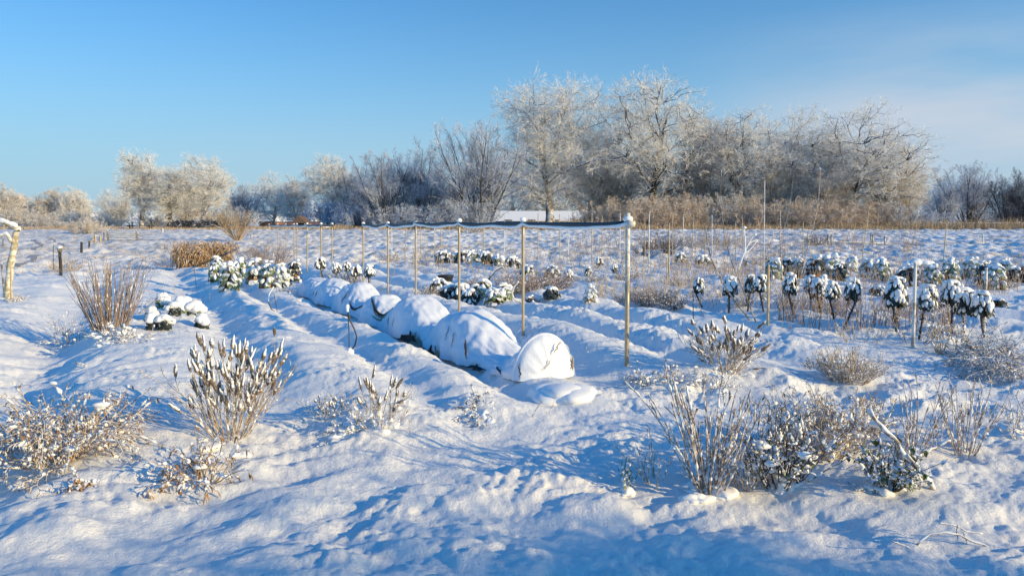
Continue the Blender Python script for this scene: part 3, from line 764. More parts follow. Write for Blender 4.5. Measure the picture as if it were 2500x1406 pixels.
Vg, Tg = np.meshgrid(vv, np.linspace(0, PI, nt_), indexing='ij')
X, Y, Z = tun(Vg, Tg)
base = .5 * (gz(xy(UC, 8)) + gz(xy(UC, 12))) * 0
Zg = H(X.ravel(), Y.ravel()).reshape(X.shape)
Zc = H(UF(vv) * DU[0] + vv * DV[0], UF(vv) * DU[1] + vv * DV[1])
Zc = smooth1(Zc, 61)[:nv]
dirn = np.stack([np.cos(Tg) * DU[0], np.cos(Tg) * DU[1], np.sin(Tg)], -1)
low = 1 - np.sin(Tg)
dsp = .022 * noise(Vg * 3.0, Tg * 1.6, 80) + .011 * noise(Vg * 9, Tg * 5, 81) + .028 * noise(Vg * 5.5, Tg * .5, 82) * low + .022 * noise(Vg * 12, Tg * .7, 84) * low + .045 * np.abs(noise(Vg * 3.2, Tg * 2.2, 87)) * low + .003 * noise(Vg * 40, Tg * 20, 83) + .012 * noise(Vg * 7 + Tg * 2.5, Tg * .9, 88)
Pt = np.stack([X, Y, Z + Zc[:, None] - .04], -1) + dirn * dsp[..., None]
idx = np.arange(nv * nt_).reshape(nv, nt_)
m = MB(); m.add(Pt.reshape(-1, 3) - TL, np.stack([idx[:-1, :-1], idx[:-1, 1:], idx[1:, 1:], idx[1:, :-1]], -1).reshape(-1, 4))
m.build('cover', 'fleece', tunnel)
# end cap: a taut disc with pleats facing the camera
rr_, tt_ = np.meshgrid(np.linspace(0, 1, 26), np.linspace(0, PI, 61), indexing='ij')
h0 = .45; w0 = .345
cu = UC + rr_ * np.cos(tt_) * w0; cz = rr_ * np.sin(tt_) * h0
cv = 6.50 - .10 * (1 - rr_ ** 3) + .010 * noise(rr_ * 1.5, tt_ * 4, 85) - .006 * np.abs(noise(cu * 9 + cz * 7, cz * 1.2, 86)) + .03 * np.maximum(rr_ - .94, 0) / .06
P = np.stack([cu * DU[0] + cv * DV[0], cu * DU[1] + cv * DV[1], cz + Zc[0] - .03], -1)
idx = np.arange(rr_.size).reshape(rr_.shape)
m = MB(); m.add(P.reshape(-1, 3) - TL, np.stack([idx[:-1, :-1], idx[1:, :-1], idx[1:, 1:], idx[:-1, 1:]], -1).reshape(-1, 4)[:, ::-1])
m.build('end_cap', 'fleece', tunnel)
tw_ = np.linspace(.0, PI, 40); sfc = np.stack([(UC + np.cos(tw_) * .335) , np.full(40, 6.55), np.sin(tw_) * .437], 1)
def uvz(a): a = np.asarray(a, float); return np.stack([a[..., 0] * DU[0] + a[..., 1] * DV[0], a[..., 0] * DU[1] + a[..., 1] * DV[1], a[..., 2]], -1)
m = MB(); tubes(m, (uvz(sfc) + [0, 0, Zc[0] - .03] - TL)[None], np.full((1, 40), .028), 8); m.build('rim', 'fleece', tunnel)
# creases on the end cap where the fleece shows
def crease(pts, wd, mat, name):
    pts = np.array(pts, float); K = 14; ti = np.linspace(0, 1, len(pts)); tq = np.linspace(0, 1, K)
    P = np.stack([np.interp(tq, ti, pts[:, k]) for k in range(3)], 1)
    P[:, 1] += rng.normal(size=K) * .002; P[:, 0] += rng.normal(size=K) * .006; P[:, 2] += rng.normal(size=K) * .006
    m = MB(); tubes(m, (uvz(P) + [0, 0, Zc[0] - .03] - TL)[None], (wd * np.sin(np.linspace(.15, 3.0, K)) * rng.uniform(.6, 1.2, K))[None], 5); m.build(name, mat, tunnel)
crease([(UC + .02, 6.387, .26), (UC + .08, 6.392, .34), (UC + .13, 6.40, .41)], .008, 'fleece_dirty', 'crease')
crease([(UC - .10, 6.385, .10), (UC - .03, 6.384, .17), (UC + .0, 6.384, .22)], .005, 'fleece_dirty', 'crease')
crease([(UC + .27, 6.43, .06), (UC + .295, 6.45, .13), (UC + .30, 6.46, .20)], .016, 'fleece_dirty', 'crease')
crease([(UC - .31, 6.47, .02), (UC - .315, 6.48, .10), (UC - .31, 6.50, .18)], .008, 'soil', 'crease')
# dark folds, bare hoops and torn skirts along the shaded side
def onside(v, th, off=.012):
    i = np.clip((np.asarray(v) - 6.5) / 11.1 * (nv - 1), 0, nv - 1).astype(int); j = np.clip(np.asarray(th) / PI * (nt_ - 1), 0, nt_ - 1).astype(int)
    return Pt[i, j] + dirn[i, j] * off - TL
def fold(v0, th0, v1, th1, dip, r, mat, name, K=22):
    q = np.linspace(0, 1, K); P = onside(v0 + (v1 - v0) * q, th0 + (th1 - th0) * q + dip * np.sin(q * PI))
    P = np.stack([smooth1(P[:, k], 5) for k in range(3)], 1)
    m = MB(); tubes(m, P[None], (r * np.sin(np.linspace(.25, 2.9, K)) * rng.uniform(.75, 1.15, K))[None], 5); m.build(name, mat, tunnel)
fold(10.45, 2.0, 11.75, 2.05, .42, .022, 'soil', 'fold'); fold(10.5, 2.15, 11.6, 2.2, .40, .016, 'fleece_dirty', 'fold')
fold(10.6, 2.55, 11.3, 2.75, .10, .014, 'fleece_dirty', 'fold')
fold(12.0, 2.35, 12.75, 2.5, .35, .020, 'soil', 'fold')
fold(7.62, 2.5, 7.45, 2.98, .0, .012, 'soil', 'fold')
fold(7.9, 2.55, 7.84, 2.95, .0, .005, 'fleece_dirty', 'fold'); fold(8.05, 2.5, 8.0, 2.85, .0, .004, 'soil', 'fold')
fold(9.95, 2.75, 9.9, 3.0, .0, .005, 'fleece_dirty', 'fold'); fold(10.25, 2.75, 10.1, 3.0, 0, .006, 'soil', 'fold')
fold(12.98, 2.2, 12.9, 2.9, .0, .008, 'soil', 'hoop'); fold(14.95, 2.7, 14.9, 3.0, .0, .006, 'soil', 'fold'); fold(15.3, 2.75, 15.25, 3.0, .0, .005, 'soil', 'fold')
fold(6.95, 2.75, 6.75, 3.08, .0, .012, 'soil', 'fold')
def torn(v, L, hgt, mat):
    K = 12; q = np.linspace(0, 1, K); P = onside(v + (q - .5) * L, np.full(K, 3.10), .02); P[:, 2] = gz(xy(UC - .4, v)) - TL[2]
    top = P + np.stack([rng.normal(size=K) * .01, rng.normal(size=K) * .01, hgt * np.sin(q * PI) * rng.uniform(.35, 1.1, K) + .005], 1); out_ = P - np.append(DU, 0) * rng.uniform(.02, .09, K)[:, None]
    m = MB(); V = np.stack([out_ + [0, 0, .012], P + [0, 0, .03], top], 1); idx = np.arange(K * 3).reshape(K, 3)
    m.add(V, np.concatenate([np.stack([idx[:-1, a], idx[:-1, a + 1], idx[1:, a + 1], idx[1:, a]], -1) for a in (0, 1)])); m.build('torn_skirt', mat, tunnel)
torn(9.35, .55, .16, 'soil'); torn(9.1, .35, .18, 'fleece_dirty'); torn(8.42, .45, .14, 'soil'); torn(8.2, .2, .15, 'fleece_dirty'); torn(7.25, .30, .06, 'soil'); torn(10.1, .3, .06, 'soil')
# snow heaped on the front foot of the tunnel
gq = g3(1385, 955)
m = MB(); 
ctr = [(1335, 948), (1372, 950), (1405, 955), (1350, 958), (1385, 960)]; rad = [(.15, .12, .07), (.18, .16, .10), (.18, .15, .09), (.16, .14, .07), (.17, .13, .08)]
blobs(m, [g3(*c) - gq + [0, 0, -.045] for c in ctr], np.array(rad) * [1.4, 1.3, 1.0], 3, .12)
o = m.build('snow_heap', 'snow', None); o.location = gq; tag(o, 'rounded heap of snow at the foot of the tunnel end facing the camera', 'snow heap')

# ------------------------------------------------------------------ hose line on metal poles
POLES = [(1530, 893, 520, .024, 1), (1277, 820, 532, .021, 1), (1121, 775, 534, .020, 1), (1015, 740, 545, .019, 1), (947, 716, 546, .018, 0), (887, 695, 549, .018, 0),
         (811, 667, 548, .018, 0), (784, 680, 546, .018, 0), (750, 671, 547, .018, 0), (725, 645, 549, .016, 0), (718, 638, 549, .016, 0), (698, 630, 550, .016, 0), (678, 622, 550, .016, 0), (657, 612, 549, .016, 0)]
plab = ['thick metal pole nearest the camera, frosted white at the top where the black pipe ends', 'second metal pole from the camera, behind the tunnel end, with a snowy knob', 'third metal pole from the camera with a white stub rising above the pipe', 'fourth metal pole from the camera with a round snow covered knob',
        'metal pole right of the gap in the pipe, second after the gap', 'metal pole where the near stretch of pipe ends at the gap', 'metal pole left of the gap where the far stretch of pipe ends', 'metal pole second left of the gap in the pipe', 'metal pole third left of the gap in the pipe',
        'metal pole standing close to another one left of the hut front', 'metal pole with its double close on the right in the far stretch', 'third last metal pole of the far stretch of pipe', 'second last metal pole of the far stretch of pipe', 'last metal pole at the far left end of the pipe']
poleP = []
for i, (x, yb, yt, r, knob) in enumerate(POLES):
    b = g3(x, yb); tp = at(x + (3 if i == 0 else 0), yt, b[1]); h = tp[2] - b[2]
    t = thing('metal_pole', plab[i], 'pole', b, 'metal poles carrying the black pipe')
    dx = tp[0] - b[0]; K = 8; P = lin((0, 0, -.1), (dx, 0, h), K)
    fr = .62 if i == 0 else .9
    m = MB(); kk = int(K * fr); tubes(m, P[:kk + 1][None], np.full((1, kk + 1), r), 10, True); m.build('shaft', 'pole', t)
    if kk + 1 < K:
        m = MB(); tubes(m, P[kk:][None], np.full((1, K - kk), r * 1.06), 10, True); m.build('frosted_top', 'pole_frost', t)
    hy = at(x, 546 if i < 4 else 550, b[1])[2] - b[2]
    poleP.append(b + [dx * (hy / h), 0, hy])
    cz_ = hy
    m = MB(); tubes(m, lin((dx, 0, cz_ - .045), (dx, 0, cz_ + .045), 3)[None], np.full((1, 3), r * 1.7), 10, True)
    if i < 4: tubes(m, lin((dx - .02, -.045, cz_), (dx + .07, -.05, cz_ - .005), 3)[None], np.full((1, 3), .032), 10, True)
    m.build('clamp', 'plastic' if i < 4 else 'rubber', t)
    if i < 4:
        m = MB(); tubes(m, lin((dx + .07, -.05, cz_ - .006), (dx + .073, -.05, cz_ - .006), 2)[None], np.full((1, 2), .013), 8, True); m.build('bolt_hole', 'rubber', t)
    m = MB(); rs = .05 if i < 4 else .040
    blobs(m, [[dx, -.01, cz_ + .05 if i != 3 else h]], [[rs, rs, rs * .7]], 2, .12); m.build('snow_cap', 'snow', t)
def pipe(ids, name, label):
    pts = []
    for a, b in zip(ids[:-1], ids[1:]):
        A = poleP[a]; B = poleP[b]
        for q in np.linspace(0, 1, 12, endpoint=False):
            p = A + (B - A) * q; p = p.copy(); p[2] -= .022 * math.sin(q * PI) + .006 * math.sin(q * 9 + a); pts.append(p)
    pts.append(poleP[ids[-1]]); P = np.array(pts); P[:, 1] -= .03
    o0 = P[0].copy(); t = thing(name, label, 'pipe', o0, 'black pipes hung along the poles')
    m = MB(); tubes(m, (P - o0)[None], np.full((1, len(P)), .034), 8, True); m.build('tube', 'hose', t)
    n = len(P); jj = rng.random(n)
    S_ = P - o0 + np.stack([np.zeros(n), np.full(n, -.032), -.026 + .010 * np.sin(np.arange(n) * .8) + .03 * (np.abs(np.sin(np.arange(n) * PI / 12)) < .25)], 1)
    m = MB(); tubes(m, S_[None], (.020 + .007 * jj)[None], 7, True); m.build('snow', 'snow', t)
pipe([0, 1, 2, 3, 4, 5], 'irrigation_pipe', 'black pipe with snow stuck along it, hung from the near poles above the tunnel')
pipe([6, 7, 8, 9, 11, 12, 13], 'irrigation_pipe', 'snow coated thin pipe hung from the far poles left of the gap')

# ------------------------------------------------------------------ bamboo stakes and bent rods behind
ST = [(956, 646, 552), (991, 648, 548), (1027, 641, 550), (1061, 654, 547), (1076, 654, 546), (1180, 652, 550), (1232, 648, 526), (1314, 641, 521), (1366, 646, 523), (1389, 650, 522), (1445, 650, 520), (1470, 630, 526),
      (1514, 660, 521), (1525, 632, 524), (1574, 630, 525), (1585, 671, 517), (1634, 690, 544), (1642, 640, 524), (1668, 622, 525), (1692, 635, 541), (1721, 640, 545), (1738, 650, 525), (1795, 646, 545), (1812, 612, 524), (1905, 602, 515), (1961, 640, 541)]
for i, (x, yb, yt) in enumerate(ST):
    straight('bamboo_stake', '%s from the left among the thin upright bamboo stakes in the far beds' % ORD[i], 'stake', (x + random.uniform(-2, 2), yb), (x, yt), .019, 'cane' if i % 3 else 'cane_frost', 'thin bamboo stakes in the far beds')
for (pb, pt, r, mt, lab) in [((1570, 684), (1571, 625), .014, 'cane', 'short bamboo stake in the weeds right of the nearest metal pole'), ((1628, 696), (1628, 630), .013, 'cane', 'short bamboo stake left of the rounded kale heads'),
      ((1875, 792), (1876, 645), .020, 'cane', 'golden bamboo stake in front of the kale between two dry stalks'), ((1864, 742), (1867, 440), .009, 'cane_frost', 'very tall pale upright cane right of the two rods leaning left'),
      ((2229, 848), (2235, 642), .022, 'cane_frost', 'thick grey stake standing in the kale row, front left of the pair'), ((2402, 802), (2408, 654), .024, 'cane_frost', 'thick grey stake beside the last kale head on the right'),
      ((2103, 640), (2122, 504), .018, 'cane', 'bamboo stake leaning right in front of the fence frame'), ((2302, 646), (2312, 537), .020, 'cane', 'bamboo stake leaning slightly right behind the snowy leaf plants'),
      ((2323, 632), (2327, 586), .010, 'cane_frost', 'thin short cane to the right of the leaning bamboo'), ((2382, 660), (2384, 626), .030, 'cane_frost', 'stubby snow covered stake among the plants on the right'),
      ((2269, 618), (2269, 595), .012, 'cane_frost', 'very short thin cane left of the leaning bamboo stake'), ((2399, 594), (2399, 571), .05, 'cane_frost', 'small pale post far out in the meadow on the right'),
      ((260, 800), (263, 645), .013, 'cane', 'golden bamboo cane inside the tall bundle of bare shoots'), ((11, 722), (4, 643), .020, 'wood', 'dark stake leaning beside the pruned fruit tree'), ((27, 735), (26, 640), .018, 'cane', 'pale stake tied against the trunk of the pruned fruit tree'),
      ((480, 700), (472, 640), .006, 'wood_dark', 'thin rod in the snow in front of the reeds'), ((1693, 788), (1692, 705), .007, 'wood_dark', 'thin dark rod at the near edge of the dry weeds')]:
    straight('bamboo_stake' if 'bamboo' in lab else 'cane', lab, 'stake', pb, pt, r, mt)
def rod(label, pts, r, mat='frost_stem', name='bent_rod', group='tall bent rods leaning over the far beds'):
    b = g3(*pts[0]); P = [at(x, y, b[1]) for x, y in pts]; P = np.array(P) - b; P[0] = (0, 0, -.05)
    K = 16; ti = np.linspace(0, 1, len(P)); tq = np.linspace(0, 1, K); Q = np.stack([smooth1(np.interp(tq, ti, P[:, k]), 3)[:K] for k in range(3)], 1)
    m = MB(); tubes(m, Q[None], np.linspace(r, r * .45, K)[None], 6, True); o = m.build(name, mat); o.location = b; tag(o, label, 'rod', group)
rod('dark rod leaning far left whose foot is in the snow before the kale', [(1836, 795), (1780, 718), (1735, 635), (1722, 560), (1721, 545)], .013, 'wood')
rod('tallest curved rod leaning left, its tip up before the oaks', [(1848, 793), (1820, 720), (1785, 640), (1766, 560), (1758, 470), (1762, 410)], .010, 'wood')
rod('pale rod leaning right that rises from the weeds towards the broad frosted crown', [(1897, 624), (1910, 575), (1928, 510), (1939, 410)], .010)
rod('thin whitish rod standing nearly upright before the kale', [(1914, 760), (1910, 690), (1906, 600), (1903, 560)], .012)
rod('long pale rod leaning right across the kale with its tip high in the trees', [(1926, 774), (1945, 715), (1970, 613), (1998, 505), (2003, 400)], .010)
rod('short dark shoot leaning left at the near edge of the dry weeds', [(1724, 783), (1706, 745), (1692, 712)], .008, 'wood')

# ------------------------------------------------------------------ small hoses, bucket
t = g3(853, 872); th_ = thing('drip_hose', 'thin stick with a white cap and a loop of black hose left of the tunnel', 'hose', t)
q = lambda x, y, d=0: at(x, y, t[1] + d) - t
m = MB(); tubes(m, np.array([[0, 0, -.05], q(852, 810), q(849, 755)])[None], np.full((1, 3), .006), 6, True); m.build('stick', 'wood_dark', th_)
pts = np.array([q(849, 762), q(856, 785), q(866, 805), q(871, 822), q(867, 842), q(858, 854), q(852, 862)]); P = np.stack([np.interp(np.linspace(0, 6, 20), range(7), pts[:, k]) for k in range(3)], 1)
m = MB(); tubes(m, P[None], np.full((1, 20), .009), 6, True); m.build('hose', 'hose', th_)
m = MB(); blobs(m, [q(848, 749), q(848, 756)], [[.022, .022, .03], [.016, .016, .03]]); m.build('snow_cap', 'snow', th_)
m = MB(); blobs(m, [q(838, 868), q(852, 862)], [[.12, .10, .05], [.05, .05, .06]], 3); m.build('snow', 'snow', th_)
t = g3(676, 766); th_ = thing('drip_hose', 'thin black hose loop and rod in the shaded furrow left of the tunnel', 'hose', t)
pts = np.array([q(668, 700), q(657, 718), q(655, 738), q(662, 755), q(673, 764)]); P = np.stack([np.interp(np.linspace(0, 4, 20), range(5), pts[:, k]) for k in range(3)], 1)
m = MB(); tubes(m, P[:10][None], np.full((1, 10), .012), 6, True); m.build('snow', 'snow', th_)
m = MB(); tubes(m, (P + [0, .01, 0])[None], np.full((1, 20), .009), 6, True); m.build('hose', 'hose', th_)
m = MB(); tubes(m, np.array([q(666, 702), q(677, 762)])[None], np.full((1, 2), .005), 6, True); m.build('stick', 'wood_dark', th_)
t = g3(1190, 688); th_ = thing('garden_hose', 'black hose arching out of the snow behind the tunnel', 'hose', t)
pts = np.array([q(1190, 690), q(1198, 674), q(1210, 660), q(1224, 653), q(1230, 655)]); P = np.stack([np.interp(np.linspace(0, 4, 20), range(5), pts[:, k]) for k in range(3)], 1)
m = MB(); tubes(m, P[None], np.full((1, 20), .026), 8, True); m.build('tube', 'hose', th_)
m = MB(); tubes(m, (P[4:] + [0, -.01, .018])[None], np.full((1, 16), .017), 6, True); m.build('snow', 'snow', th_)
t = g3(1275, 742); th_ = thing('garden_hose', 'snow coated hose loop left of the second metal pole', 'hose', t)
pts = np.array([q(1266, 686), q(1255, 700), q(1249, 715), q(1255, 730), q(1275, 741)]); P = np.stack([np.interp(np.linspace(0, 4, 20), range(5), pts[:, k]) for k in range(3)], 1)
m = MB(); tubes(m, P[None], np.full((1, 20), .016), 8, True); m.build('tube', 'cane_frost', th_)
t = g3(1088, 700); th_ = thing('plant_pot', 'black round pot half filled with snow behind the tunnel', 'pot', t)
m = MB(); a = np.linspace(0, 2 * PI, 25)[:-1]; ring = lambda r, z: np.stack([np.cos(a) * r, np.sin(a) * r, np.full(24, z)], 1)
Vr = np.concatenate([ring(.13, -.05), ring(.165, .17), ring(.18, .17), ring(.18, .20), ring(.165, .20), ring(.14, .02)]); f = []
for k in range(5):
    for j in range(24): f.append([k * 24 + j, k * 24 + (j + 1) % 24, (k + 1) * 24 + (j + 1) % 24, (k + 1) * 24 + j])
m.add(Vr, f); m.build('rim', 'rubber', th_)
m = MB(); blobs(m, [[0, -.06, .03], [.02, -.14, .0]], [[.15, .12, .10], [.18, .12, .08]], 3, .1); m.build('snow', 'snow', th_)

# ------------------------------------------------------------------ plants
def root_at(name, label, cat, px, py, group=None, z=0.0):
    b = g3(px, py); b[2] += z; t = thing(name, label, cat, b, group); return t, b[1] / F
def fan(n, rb, spread, asp=1.0):
    a = rng.random(n) * 2 * PI; r = np.sqrt(rng.random(n))
    P0 = np.stack([np.cos(a) * r * rb, np.sin(a) * r * rb * asp, np.full(n, -.03)], 1)
    D0 = np.stack([np.cos(a) * r * spread + rng.normal(size=n) * .05, np.sin(a) * r * spread + rng.normal(size=n) * .05, np.ones(n)], 1)
    return P0, D0
def snowbits(mb, P, m, r0, r1, t0=.1, sub=1, off=.6, flat=.75):
    """ridges of snow lying along the stems and a few bigger lumps in the forks"""
    n = len(P); t = rng.uniform(t0, .86, (n, m)); ln = rng.uniform(.05, .13, (n, m))
    tt = (t[..., None] + ln[..., None] * np.linspace(0, 1, 4)).reshape(n, m * 4); Q, T = sample(P, tt); Q = Q.reshape(n * m, 4, 3)
    r = rng.uniform(r0, r1, n * m) * .62
    tubes(mb, Q + np.stack([0 * r, -r * .25, r * off], 1)[:, None], (r[:, None] * np.array([.35, 1, .9, .3])[None]) * rng.uniform(.7, 1.25, (n * m, 4)), 5)
    k = rng.random(n * m) < .16; r = rng.uniform(r0, r1, k.sum()) * 1.05
    blobs(mb, Q[k][:, 1] + [0, 0, r0 * .3], np.stack([r * rng.uniform(.9, 1.9, len(r)), r, r * rng.uniform(.6, .9, len(r))], 1), 1 if r1 < .016 else 2, .22)
def bush(name, label, cat, px, py, w, h, n=60, spread=.7, br=3, r=.004, bend=(0, 0, -.4), mat='stem', snow=(1, .010, .022), wander=.13, leaves=None, group=None, twig=True, heads=None, lean=0, ang=38, cln=0, rbk=.3, lens=(.55, 1.05)):
    if n == 2: n = 1
    t, k = root_at(name, label, cat, px, py, group); W = w * k; Hh = h * k
    P0, D0 = fan(n, W * rbk, spread); D0[:, 0] += lean
    P = curves(P0, D0, Hh * rng.uniform(lens[0], lens[1], n) * 1.12, 8, bend, wander); P[..., 2] = np.maximum(P[..., 2], .0 * P[..., 2] - .02)
    m = MB(); rr = taper(np.full(n, r), np.full(n, r * .5), 8); tubes(m, P, rr, 4)
    Q = P
    if br:
        Q, r2 = branch(P, rr, br, .25, 1, R(ang), .35, 5, wander, bend, .7, None, .1, r * .66); 
        tubes(m, Q, r2, 3)
    m.build('stems', mat, t)
    if br and twig:
        m = MB(); Q2, r3 = branch(Q, r2, 3, .2, 1, R(42), .45, 4, .15, bend, .7, None, .1, r * .4); ribbons(m, Q2, np.maximum(r3, r * .45)); m.build('twigs', mat, t)['kind'] = 'stuff'
    if snow:
        m = MB(); snowbits(m, P, snow[0], snow[1], snow[2]); 
        if br and snow[0] >= 1: 
            sel = rng.random(len(Q)) < .6; snowbits(m, Q[sel], 1, snow[1] * .7, snow[2] * .7)
    if not snow: m = MB()
    if cln:
        a = rng.random(cln) * 2 * PI; rr_ = np.sqrt(rng.random(cln)) * W * .42; s_ = rng.uniform(.02, .055, cln) * (Hh / .5) ** .3
        bx = np.cos(a) * rr_; by = np.sin(a) * rr_; bz = H(bx + t.location.x, by + t.location.y) - t.location.z; blobs(m, np.stack([bx, by, bz - s_ * .16], 1), np.stack([s_ * 1.5, s_ * 1.3, s_ * .62], 1), 3, .38)
    if snow or cln: m.build('snow', 'snow', t)['kind'] = 'stuff'
    if leaves:
        nl, Ll, Wl, lm = leaves; t_ = rng.uniform(.1, 1, (len(Q), nl)); A, T = sample(Q, t_); A = A.reshape(-1, 3); T = T.reshape(-1, 3)
        D = nrm(T * .3 + rng.normal(size=T.shape) * [1, 1, .5]); Lp = curves(A, D, Ll * rng.uniform(.6, 1.2, len(A)), 5, (0, 0, -1.6), .1)
        m = MB(); ribbons(m, Lp, Wl * np.array([.3, 1, 1, .7, .1])[None, :], nrm(np.cross(D, [0, 0, 1.]) + rng.normal(size=D.shape) * .2)); m.build('leaves', lm, t)
    if heads:
        nh, Lh, rh, hm = heads; E = np.concatenate([P, Q])[:, -1] if False else P[:, -1]; TT = nrm(P[:, -1] - P[:, -2])
        E2 = Q[:, -1]; T2 = nrm(Q[:, -1] - Q[:, -2] + [0, 0, .01]); 
        E = np.concatenate([E, E2]); TT = np.concatenate([TT, T2]); ok = np.hypot(E[:, 0], E[:, 1]) < W * .52; E = E[ok]; TT = TT[ok]; sel = rng.permutation(len(E))[:nh]; E = E[sel]; TT = TT[sel]
        L_ = Lh * rng.uniform(.55, 1.25, len(E)); qq = np.linspace(-.2, 1, 8); S_ = E[:, None] + TT[:, None] * L_[:, None, None] * qq[None, :, None] + rng.normal(size=(len(E), 8, 3)) * .0015
        pr = np.array([.15, .75, 1, 1, .95, .85, .6, .15])[None, :] * rh * rng.uniform(.75, 1.2, (len(E), 1)) * rng.uniform(.75, 1.2, (len(E), 8))
        m = MB(); tubes(m, S_, pr, 7); m.build('seed_heads', hm, t)['kind'] = 'stuff'
        m = MB(); sel = rng.random(len(E)) < .8; S2 = S_[sel][:, 2:] + [.35 * rh, -.25 * rh, .5 * rh]; tubes(m, S2, pr[sel][:, 2:] * .8, 6); m.build('snow_tips', 'snow', t)['kind'] = 'stuff'
    return t

# foreground left
bush('dried_perennial', 'large tangled brown perennial clump in the left foreground corner', 'plant', 150, 1110, 330, 185, 130, .95, 5, .0052, (.1, 0, -.8), 'stem', (2, .011, .026), .17, cln=14, leaves=(1, .06, .006, 'brownleaf'), lens=(.5, 1.1))
bush('dried_perennial', 'collapsed stalks lying just below the large brown clump at the left edge', 'plant', 130, 1165, 130, 60, 14, 1.3, 3, .004, (0, 0, -1.5), 'stem', (2, .006, .014), .2, leaves=(2, .05, .006, 'straw'))
bush('dried_perennial', 'small curled brown leaves poking out right of the collapsed stalks', 'plant', 195, 1175, 70, 60, 10, 1.0, 3, .0035, (0, 0, -1.8), 'straw', (2, .008, .018), .2, leaves=(3, .06, .010, 'brownleaf'))
bush('hyssop_plant', 'tall fan of stalks with snow tipped seed spikes left of the furrows', 'plant', 562, 1060, 250, 200, 50, .62, 4, .0036, (0, 0, .15), 'stem', (1, .006, .013), .075, heads=(130, .095, .0135, 'spike'), twig=True, cln=7, rbk=.17, ang=26, lens=(.6, 1.1))
bush('withered_plant', 'withered plant with hanging tan leaves at the bottom of the left foreground', 'plant', 500, 1170, 110, 125, 26, .6, 3, .0045, (0, 0, -.6), 'straw', (2, .010, .022), .14, leaves=(2, .07, .007, 'brownleaf'), cln=5)
bush('withered_plant', 'short brown leaf tuft left of the withered plant with hanging leaves', 'plant', 412, 1188, 75, 62, 14, .9, 2, .0035, (0, 0, -1.0), 'straw', (2, .008, .015), .16, leaves=(3, .055, .008, 'brownleaf'), cln=2)
bush('hyssop_plant', 'small snowy clump with a few upright seed spikes in the front of the furrows', 'plant', 925, 1040, 125, 125, 24, .75, 3, .0032, (0, 0, 0), 'stem', (2, .009, .02), .10, heads=(20, .09, .012, 'spike'), cln=9, rbk=.25)
bush('snowy_tuft', 'low tuft loaded with snow left of the small spiked clump', 'plant', 850, 1045, 90, 50, 22, 1.2, 3, .003, (0, 0, -1.), 'stem_dark', (3, .009, .018), .16, cln=7)
bush('snowy_tuft', 'grey tuft with tiny snowy buds between the two spiked plants', 'plant', 795, 1018, 85, 60, 20, .9, 4, .003, (0, 0, -.3), 'stem', (2, .008, .015), .13, cln=4, heads=(30, .03, .008, 'spike'))
bush('snowy_tuft', 'dark leafed tuft bent under snow in front of the tunnel', 'plant', 1160, 998, 95, 62, 18, 1.1, 3, .0035, (0, 0, -1.4), 'stem_dark', (3, .009, .017), .15, leaves=(2, .04, .008, 'stem_dark'), cln=5)
bush('snowy_tuft', 'very small dark tuft below the bent tuft in front of the tunnel', 'plant', 1185, 1032, 50, 32, 9, 1.2, 2, .003, (0, 0, -1.4), 'stem_dark', (3, .008, .014), .15, cln=2)
bush('weed_stalk', 'single short dark stalk with a side twig right below the tunnel end', 'plant', 1290, 1018, 40, 60, 2, .3, 3, .003, (0, 0, 0), 'stem_dark', (2, .004, .008), .1, twig=False)
bush('weed_stalk', 'single snowy stalk standing below the heap of snow at the tunnel', 'plant', 1330, 1006, 30, 62, 2, .2, 3, .003, (0, 0, 0), 'stem', (4, .005, .010), .08, twig=False)
bush('weed_stalk', 'tiny pale stalk just right of the small spiked clump', 'plant', 1003, 1058, 30, 58, 2, .15, 2, .0028, (0, 0, 0), 'stem', (3, .004, .008), .06, twig=False)
bush('weed_stalk', 'tiny snow tipped stalk left of the nearest metal pole', 'plant', 1440, 865, 20, 26, 2, .2, 2, .004, (0, 0, 0), 'stem', (3, .008, .016), .08, twig=False)
# small sprouts before the first clump
for (x, y, h, lab) in [(145, 1195, 34, 'tiny withered sprout at the bottom left below the large clump'), (320, 1125, 34, 'tiny brown sprout right of the large clump'), (795, 1090, 26, 'tiny sprout below the grey tuft'), (60, 1085, 60, 'dark shoot sticking out of the left side of the large clump')]:
    bush('sprout', lab, 'plant', x, y, 26, h, 4, .8, 2, .003, (0, 0, -.6), 'stem', (2, .005, .010), .15, twig=False)
# upright shoots on the left
bush('shoot_bundle', 'tall bundle of bare upright reddish shoots on the left bed', 'shrub', 268, 805, 165, 168, 120, .42, 1, .0055, (0, 0, .0), 'stem_red', (1, .006, .012), .022, twig=False, rbk=.24, ang=14, lens=(.45, 1.02))
bush('grass_clump', 'snowy grass clump at the left foot of the bundle of shoots', 'plant', 190, 835, 120, 60, 50, 1.2, 3, .0045, (0, 0, -.9), 'frost_stem', (2, .010, .02), .16, cln=5)
bush('grass_clump', 'snow loaded dark grass clump in front of the bundle of shoots', 'plant', 275, 822, 130, 50, 46, 1.2, 3, .0045, (0, 0, -1.0), 'frost_stem', (2, .015, .03), .16, cln=12)
bush('grass_clump', 'spiky frosted grass at the right foot of the bundle of shoots', 'plant', 330, 832, 80, 46, 34, 1.2, 2, .0045, (0, 0, -.9), 'frost_stem', (1, .012, .02), .16, cln=2)
bush('frosted_twigs', 'white branching twigs leaning right beside the bundle of shoots', 'plant', 315, 770, 90, 85, 7, .7, 4, .006, (.4, 0, .1), 'frost_stem', (2, .008, .014), .09, lean=.5)
bush('frosted_twigs', 'sparse dried umbel stalks left of the bundle of shoots', 'plant', 165, 815, 70, 60, 12, .7, 3, .004, (0, 0, 0), 'frost_stem', (2, .008, .016), .1)
